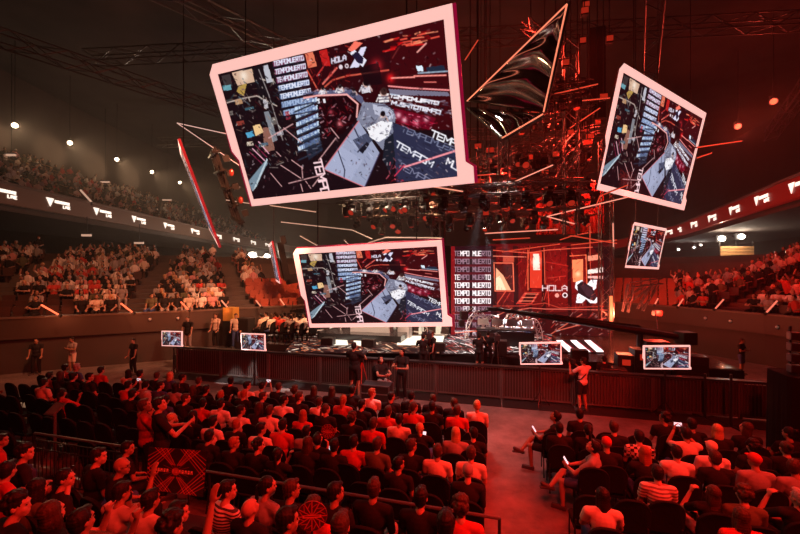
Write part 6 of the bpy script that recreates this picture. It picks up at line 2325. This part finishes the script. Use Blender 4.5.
for i in range(5):
    MB().box((-.8 + i * .4, 0, .93), (.3, .4, .16 + .1 * (i % 2))).build('mixer', METAL, root)
MB().tube((-1.0, .2, .84), (-1.0, .2, 1.45), .02, 6).build('lamp_arm', METAL, root)
for pts, d, em, lab in [([(247, 331), (320, 325)], 17.4, TUBE_PINK, 'pale led line along the left stage riser, upper'), ([(252, 337), (322, 330)], 16.8, TUBE_DIM, 'pale led line along the left stage riser, lower'), ([(455, 333), (478, 331)], 18, TUBE_RED, 'short red led line below the lettering column')]:
    tube_thing(pts, d, em, lab, group='led lines on the stage')
# white lattice arcs round the players and the seated guests at the left stage end
WHITE_P = mat('white_powder_steel', (.75, .70, .68), .4)
for i, (px, d, w_, h_) in enumerate([(478, 18.9, 1.3, 1.5), (492, 19.4, 1.2, 1.25), (514, 19.8, 1.6, 1.35), (533, 19.2, 1.2, 1.15), (352, 18.8, 1.4, 1.1), (418, 19.4, 1.5, 1.2)]):
    p = on_stage(px, 338, d)
    root = empty('lattice_arch', p, -YAW + .2 * i, 'white lattice arch standing on the stage, %s' % ('leftmost by the lettering column', 'second by the lettering column', 'behind the players', 'right of the players', 'behind the leftmost camera operator', 'behind the middle camera operator')[i], 'stage prop', 'white lattice arches')
    mb = MB()
    A0 = [Vector((w_ / 2 * math.cos(PI * k / 10), 0, .02 + h_ * math.sin(PI * k / 10))) for k in range(11)]
    A1 = [Vector((w_ / 2 * .8 * math.cos(PI * k / 10), .25, .02 + h_ * .82 * math.sin(PI * k / 10))) for k in range(11)]
    mb.path(A0, .025, 6).path(A1, .025, 6)
    for k in range(10):
        mb.tube(A0[k], A1[k + 1] if k % 2 else A1[k], .016, 5)
        mb.tube(A1[k], A0[k + 1], .016, 5)
    mb.build('lattice', WHITE_P, root)
    MB().box((0, .12, .01), (w_ * 1.1, .4, .02)).build('base', METAL, root)
for i in range(12):
    px = 262 + (i % 6) * 9.5 + (i // 6) * 4
    d = 16.15 + (i // 6) * .8
    p = PD(px, 340, d)
    p.z = STAGE_Z
    s_l = sd(p)[0]
    if s_l < -12.0: continue
    person(p, PI / 2 - .6 + rng.uniform(-.3, .3), ['rest', 'long_sleeve', 'look_left', 'crossed'][i % 4], ['beige', 'white', 'red', 'grey', 'beige'][i % 5], ['dark', 'brown'][i % 2], ['short', 'long', 'short', 'tail'][i % 4],
           'guest seated at the left stage edge, %s in the %s row' % (ordw(i % 6), 'front' if i < 6 else 'back'), 'guests seated at the left stage edge', shoes=True)
    chair(p, PI / 2 - .6, 'black event chair of the %s guest in the %s row at the left stage edge' % (ordw(i % 6), 'front' if i < 6 else 'back'), 'event chairs of the stage guests')
lamp('SPOT', 'wall_wash', (-3.5, 14.5, 6.8), 2600, (1, .42, .20), (-9.5, 19.8, 1.2), size=.3, spot=58, blend=.8)  # warm spot added to light the left stand wall
q_ = PD(285, 338, 16.5)
lamp('SPOT', 'guest_lamp', (q_.x + 2.5, q_.y - 1.5, 7.5), 2200, (1, .36, .14), (q_.x, q_.y, 1.6), size=.2, spot=36, blend=.6)
for i, (px, py, d, ps, sh, hr, hk, w_) in enumerate([
    (498, 327, 18.8, 'phone', 'white', 'dark', 'short', 'leftmost'), (508, 325, 19.0, 'rest', 'white', 'brown', 'short', 'second'), (518, 327, 18.7, 'chin', 'white', 'dark', 'tail', 'third'), (528, 328, 19.1, 'rest', 'white', 'dark', 'curly', 'rightmost')]):
    p = on_stage(px, py, d)
    person(p, PI + FACE + rng.uniform(-.3, .3), ps, sh, hr, hk, 'player in white at the dark stage desk, %s of four' % w_, 'players at the middle stage desk', shoes=True)
    chair(p, PI + FACE, 'black event chair of the %s player at the dark stage desk' % w_, 'event chairs of the players')
for i, (px, d, sh, w_, tn) in enumerate([(216, 15.9, 'beige', 'left of the yellow box', 2.8), (236, 16.1, 'beige', 'right of the yellow box', 3.4), (188, 14.5, 'dark', 'with dark clothes beyond the leftmost monitor', 3.0)]):
    p = PD(px, 335, d)
    person(Vector((p.x, p.y, .6)), tn, 'stand', sh, 'brown', 'short', 'person standing at the far left of the stage, %s' % w_, 'people at the left stage end', shoes=True)
    tag(MB().box((p.x, p.y, .3), (.9, .9, .6)).build('step_block', RISERM), 'black step block under the person %s' % w_, 'step')
p = PD(231, 318, 16.6)
root = empty('yellow_box', (p.x, p.y, 0), -YAW, 'yellow lit box on a dark pedestal at the left of the stage', 'box')
MB().box((0, 0, .95), (.6, .5, 1.9)).build('pedestal', PLASTIC, root)
MB().box((0, 0, 2.25), (.62, .5, .7)).build('box', mat('mustard_board', (.5, .3, .06), .6), root, bevel=.02)
p = PD(245, 325, 16.4)
speaker((p.x, p.y, 0), -YAW, 2.1, 'tall black loudspeaker stack left of the yellow monitor end', .8, .6)

# jib arm with camera
a, b = PY(495, 309, 16.2), PY(640, 331, 13.9)
o_ = Vector((b.x, b.y, 0))
root = empty('camera_crane', o_, 0, 'long black camera crane reaching left over the stage front', 'camera crane')
mb = MB()
A, B = a - o_, b - o_
dA = (B - A).normalized()
sd_ = dA.cross(Vector((0, 0, 1))).normalized()
up_ = sd_.cross(dA)
mb.tube(A, B, .07, 8, .16)
for s in (-1, 1):
    mb.tube(A + sd_ * s * .08 + up_ * .05, B + sd_ * s * .18 + up_ * .18, .025, 6)
for k in range(10):
    t = k / 10
    mb.tube(A.lerp(B, t) - up_ * .07, A.lerp(B, t + .05) + up_ * .2, .018, 5)
mb.build('arm', METAL, root)
Cc = B + dA * 1.4
MB().tube(B, Cc, .14, 8, .11).build('rear_arm', METAL, root)
MB().box(Cc, (.5, .5, .45)).build('counterweight', PLASTIC, root, bevel=.03)
MB().tube((0, 0, .5), (0, 0, B.z), .11, 10).build('column', METAL, root)
mb = MB()
for k in range(3):
    an = k * 2.1 + .3
    mb.tube((0, 0, .7), (.9 * math.cos(an), .9 * math.sin(an), .06), .05, 6)
mb.build('dolly', METAL, root)
hd = MB().box(A + Vector((-.15, 0, .0)), (.36, .36, .16)).tube(A, A + Vector((-.7, .1, -.15)), .05, 6).build('head_mount', PLASTIC, root)
cm = PY(464, 315, 15.7) - o_
MB().box(cm, (.30, .42, .34)).box(cm + Vector((-.1, 0, -.35)), (.22, .3, .28)).tube(cm, cm + Vector((.4, 0, .3)), .05, 6).build('remote_camera', PLASTIC, root, bevel=.02)

# ------------------------------------------------------------------ red strip, racks and rails on the right
for px, y0, y1, d, em, lab in [(611, 296, 323, 20.5, mat('hot_red_strip', (.1, .03, .01), .5, emit=(1.0, .17, .06), strength=1.7), 'bright upright red light strip at the right end of the stage')]:
    A, B = PD(px, y1, d), PD(px, y0, d)
    root = empty('light_strip', A, 0, lab, 'light strip')
    MB().box((0, 0, (B.z - A.z) / 2), (.12, .08, B.z - A.z)).build('strip', em, root)
    MB().box((0, .08, (B.z - A.z) / 2), (.2, .08, B.z - A.z + .1)).build('housing', PLASTIC, root)
    MB().tube((0, .08, -A.z), (0, .08, 0), .05, 8).build('post', METAL, root)
p = PD(660, 316, 17.5)
lamp('SPOT', 'red_wall_lamp', (p.x - .8, p.y - .6, 1.2), 500, (1, .06, .04), (p.x + 1.2, p.y + 2.5, 2.0), size=.1, spot=90, blend=.8)  # spot added for the red glow on the wall
p = PD(657, 313, 18.6)
root = empty('wash_light', (p.x, p.y, 0), 0, 'red uplight on a pole glowing in smoke right of the stage', 'stage light')  # lamp fixture added to make the red smoke glow
MB().tube((0, 0, 0), (0, 0, p.z - .15), .03, 6).build('pole', METAL, root)
MB().box((0, 0, p.z), (.3, .25, .25)).build('housing', PLASTIC, root, bevel=.02)
MB().box((0, -.13, p.z), (.24, .02, .2)).build('lens', LAMP_REDDIM, root)
lamp('POINT', 'smoke_lamp', (p.x, p.y - .3, p.z + .1), 240, (1, .04, .02), size=.15)
p = PD(617, 315, 20.2)
lamp('POINT', 'red_strip_glow', (p.x + .1, p.y - .3, p.z), 520, (1, .14, .06), size=.1)


def rack(c, rz, w_, h, label, lit):
    root = empty('equipment_rack', c, rz, label, 'rack', 'equipment racks')
    MB().box((0, 0, h / 2), (w_, .6, h)).build('cabinet', PLASTIC, root, bevel=.02)
    for k in range(4):
        MB().box((0, -.31, h * (.2 + .19 * k)), (w_ * .84, .02, h * .13)).build('unit', METAL, root)
    if lit:
        MB().box((0, -.325, h * .85), (w_ * .5, .012, h * .12)).build('indicator', LAMP_REDDIM, root)


for i, (px, py, d, w_, h, lit) in enumerate([(624, 342, 14.4, .5, 1.6, True), (641, 338, 15.0, .6, 1.7, True), (612, 350, 14.0, .8, 1.2, False), (655, 330, 15.6, .8, 1.9, False), (634, 360, 13.8, .9, 1.0, False), (690, 335, 14.8, .9, 1.6, False)]):
    p = PD(px, py, d)
    rack((p.x, p.y, 0), -YAW + rng.uniform(-.2, .2), w_, h, 'black equipment rack right of the stage, %s' % ('with red lights, left of two', 'with red lights, right of two', 'behind the red lit filming person', 'below the red strip', 'low one behind the barrier', 'nearest the right stand')[i], lit)
# side platform with railings under the right stand
sbx = MB()
sbox(sbx, 9.4, 14.2, 10.9, 13.6, 0, .35)
tag(sbx.build('floor_side_platform', FLOOR), kind='structure')
rail_run(8.4, 12.2, 13.2, 'side_rail', 'dark barred rail at the back of the right side platform', 4, 1.45, True)
rail_run(6.5, 10.4, 10.4, 'side_rail', 'low dark rail crossing the floor in front of the right side platform', 3, .55, False, False)
rail_run(8.2, 9.9, 11.0, 'side_rail', 'dark barred rail with leaning bars right of the barrier end', 3, 1.1, True)
for i, (px, py, Y, h) in enumerate([(731, 412, 10.6, 1.5), (705, 405, 11.2, 1.35)]):
    p = PY(px, py, Y)
    root = empty('cable_post', (p.x, p.y, 0), .3 * i, 'dark upright post on a cross foot, %s of two on the right floor' % ('right', 'left')[i], 'post', 'posts on the right floor')
    MB().tube((0, 0, .03), (0, 0, h), .035, 8).build('pole', METAL, root)
    MB().box((0, 0, .02), (.7, .07, .04)).box((0, 0, .02), (.07, .7, .04)).build('foot', METAL, root)
# lit doorways in the right stand front
for i, (px0, px1, y0, y1) in enumerate([(702, 722, 320, 350), (728, 775, 322, 372)]):
    pass
p = PY(792, 390, 8.6)
root = empty('draped_tower', (p.x + .35, p.y, 0), -.35, 'tall black draped tower with lamps at the right edge', 'tower')
N = 40
vs, fs = [], []
for i in range(N):
    a_ = 2 * PI * i / N
    ex = .55 * max(-1, min(1, 1.3 * math.cos(a_))); ey = .5 * max(-1, min(1, 1.3 * math.sin(a_)))
    rp = 1 + .05 * math.sin(i * 2.6)
    vs += [(ex * rp, ey * rp, 0), (ex, ey, 2.05)]
fs = [(2 * i, (2 * i + 2) % (2 * N), (2 * i + 3) % (2 * N), 2 * i + 1) for i in range(N)] + [tuple(2 * i + 1 for i in range(N)), tuple(2 * i for i in range(N - 1, -1, -1))]
MB().add(vs, fs).build('drape', BLACK, root)
mb = MB()
for sx in (-.3, .3):
    mb.tube((sx, 0, 2.0), (sx, 0, 3.15), .03, 6)
for k in range(5):
    mb.tube((-.3, 0, 2.05 + k * .22), (.3, 0, 2.2 + k * .22), .02, 5)
mb.build('mast', METAL, root)
for k in range(4):
    MB().box((-.32, -.2, 2.2 + k * .25), (.22, .2, .18)).build('lamp_housing', PLASTIC, root, bevel=.02)
MB().lathe([(.10, -.2), (.14, 0), (.05, .02)], 12, look_matrix((-.5, -1, .2))).build('red_lamp', LAMP_REDDIM, root).location = (.15, -.35, 2.25)

# small emergency lamps on the stand fronts
for i, (px, py, side) in enumerate([(150, 319, 'left'), (178, 318, 'left'), (215, 315, 'left'), (706, 318, 'right'), (731, 321, 'right'), (778, 327, 'right')]):
    a_ = (px - CX) / F
    hit = None
    for A, B in zip(BOWL[:-1], BOWL[1:]):
        den = (B.x - A.x) - a_ * (B.y - A.y)
        if abs(den) > 1e-6:
            u = (a_ * A.y - A.x) / den
            if 0 <= u <= 1: hit = (A + (B - A) * u, (B - A).normalized())
    if hit is None: continue
    q2, d_ = hit
    nrm = Vector((d_.y, -d_.x, 0))
    pp = PY(px, py, q2.y)
    root = empty('bulkhead_lamp', Vector((q2.x, q2.y, pp.z)) + nrm * .06, 0, 'small bulkhead lamp on the %s stand front, %s from the left' % (side, ordw(i % 3)), 'lamp', 'bulkhead lamps on the stand fronts')
    MB().ball((0, 0, 0), (.07, .07, .07), 10, 6).build('glass', mat('bulkhead_glass', (.35, .3, .27), .3, emit=(1, .7, .5), strength=.05), root)
    MB().box(-nrm * .05, (.1, .1, .2)).build('base', PLASTIC, root)

# ------------------------------------------------------------------ spectators of the stands that are near enough to tell apart
def stand_key(c):
    return ('left' if c[2].x < 0 else 'right', c[1], proj(c[2])[0])


cnt = {}
for _, k, p, fa in sorted(NEAR_STAND, key=stand_key):
    side = 'left' if p.x < 0 else 'right'
    i = cnt.get((side, k), 0)
    cnt[(side, k)] = i + 1
    sh = random.choices(['white', 'grey', 'dark', 'beige', 'red', 'pink', 'olive'], [3, 2, 5, 2, 2, 1, 1])[0]
    hr = random.choice(['dark', 'dark', 'brown', 'blonde'])
    hk = random.choice(['short', 'short', 'long', 'curly', 'tail'])
    o = person(p - Vector((0, 0, .02)), fa + random.uniform(-.3, .3), random.choice(['rest', 'phone', 'crossed', 'look_left', 'look_right', 'long_sleeve']), sh, hr, hk,
               'spectator in %s top in the %s stand, %s row up, %s from the left' % (SW[sh], side, ordw(k), ordw(i)), 'nearest spectators of the %s stand' % side)

# ------------------------------------------------------------------ light on the audience and the hall
RED = (1.0, .024, .013)
for i, (s, d, z, ts, td, pw, sp) in enumerate([
        (9.5, 3.0, 10.5, -1.5, 7.6, 7500, 64), (9, 6.5, 9.5, -6.0, 7.6, 4600, 56), (1.0, -1.5, 12, -2.0, 7.2, 4200, 66), (3.5, 0, 12, 4.5, 7.2, 5200, 62),
        (-3, 0, 11, -8.5, 6.5, 1100, 62), (3.0, 12.5, 12, .6, 7.5, 3200, 50), (11, 12, 10, 6.5, 9.5, 2600, 60), (6, 4, 10, -4.5, 4.0, 1500, 60)]):
    lamp('SPOT', 'red_audience_lamp', loc(s, d, z), pw * .9, RED, loc(ts, td, .8), size=.25, spot=sp, blend=.7)
q_ = PY(583, 375, 12.15)
lamp('SPOT', 'red_key_lamp', loc(5, 4, 9), 6500, RED, q_, size=.2, spot=16, blend=.5)  # spot added to brighten the filming person
# warm wash on the left stand, red wash on the right stand
for i, (x, y, z, tx, ty, tz, pw, col, sp) in enumerate([(-8, 11, 14, -17, 20, 3.5, 6500, (1, .29, .12), 62), (-4, 15, 14, -11, 25, 4, 10500, (1, .31, .14), 58), (-1, 20, 13, -6, 30, 5, 1300, (1, .36, .14), 45),
                                                      (9, 12, 13, 22.5, 22.5, 5, 11500, (1, .024, .012), 36), (10, 18, 12, 20, 28, 4.5, 3400, (1, .024, .012), 38), (11, 6, 13, 23, 16, 5, 4200, (1, .03, .015), 34)]):
    lamp('SPOT', 'stand_wash', (x, y, z), pw, col, (tx, ty, tz), size=.4, spot=sp, blend=.7)
# pale wash on stage and barrier floor
lamp('SPOT', 'stage_wash', loc(-5, 14.6, 11), 11000, (1, .66, .45), loc(-5, 18, 1), size=.3, spot=60, blend=.7)
lamp('SPOT', 'stage_wash', loc(.2, 15.5, 11), 4200, (1, .8, .74), loc(.1, 18.6, 1.2), size=.3, spot=38, blend=.7)
lamp('SPOT', 'pit_wash', loc(-2.2, 10.6, 6.8), 1500, (1, .50, .43), loc(-2.6, 12.5, 0), size=.3, spot=95, blend=.7)
for px, py in ((290, 387), (231, 380), (256, 380)):  # narrow spots added in place of screen reflections on the floor
    g = PZ(px, py, 0)
    lamp('SPOT', 'floor_spot', g + Vector((-1.2, -3.6, 6.0)), 4500, (1, .82, .76), g, size=.08, spot=9, blend=.4)
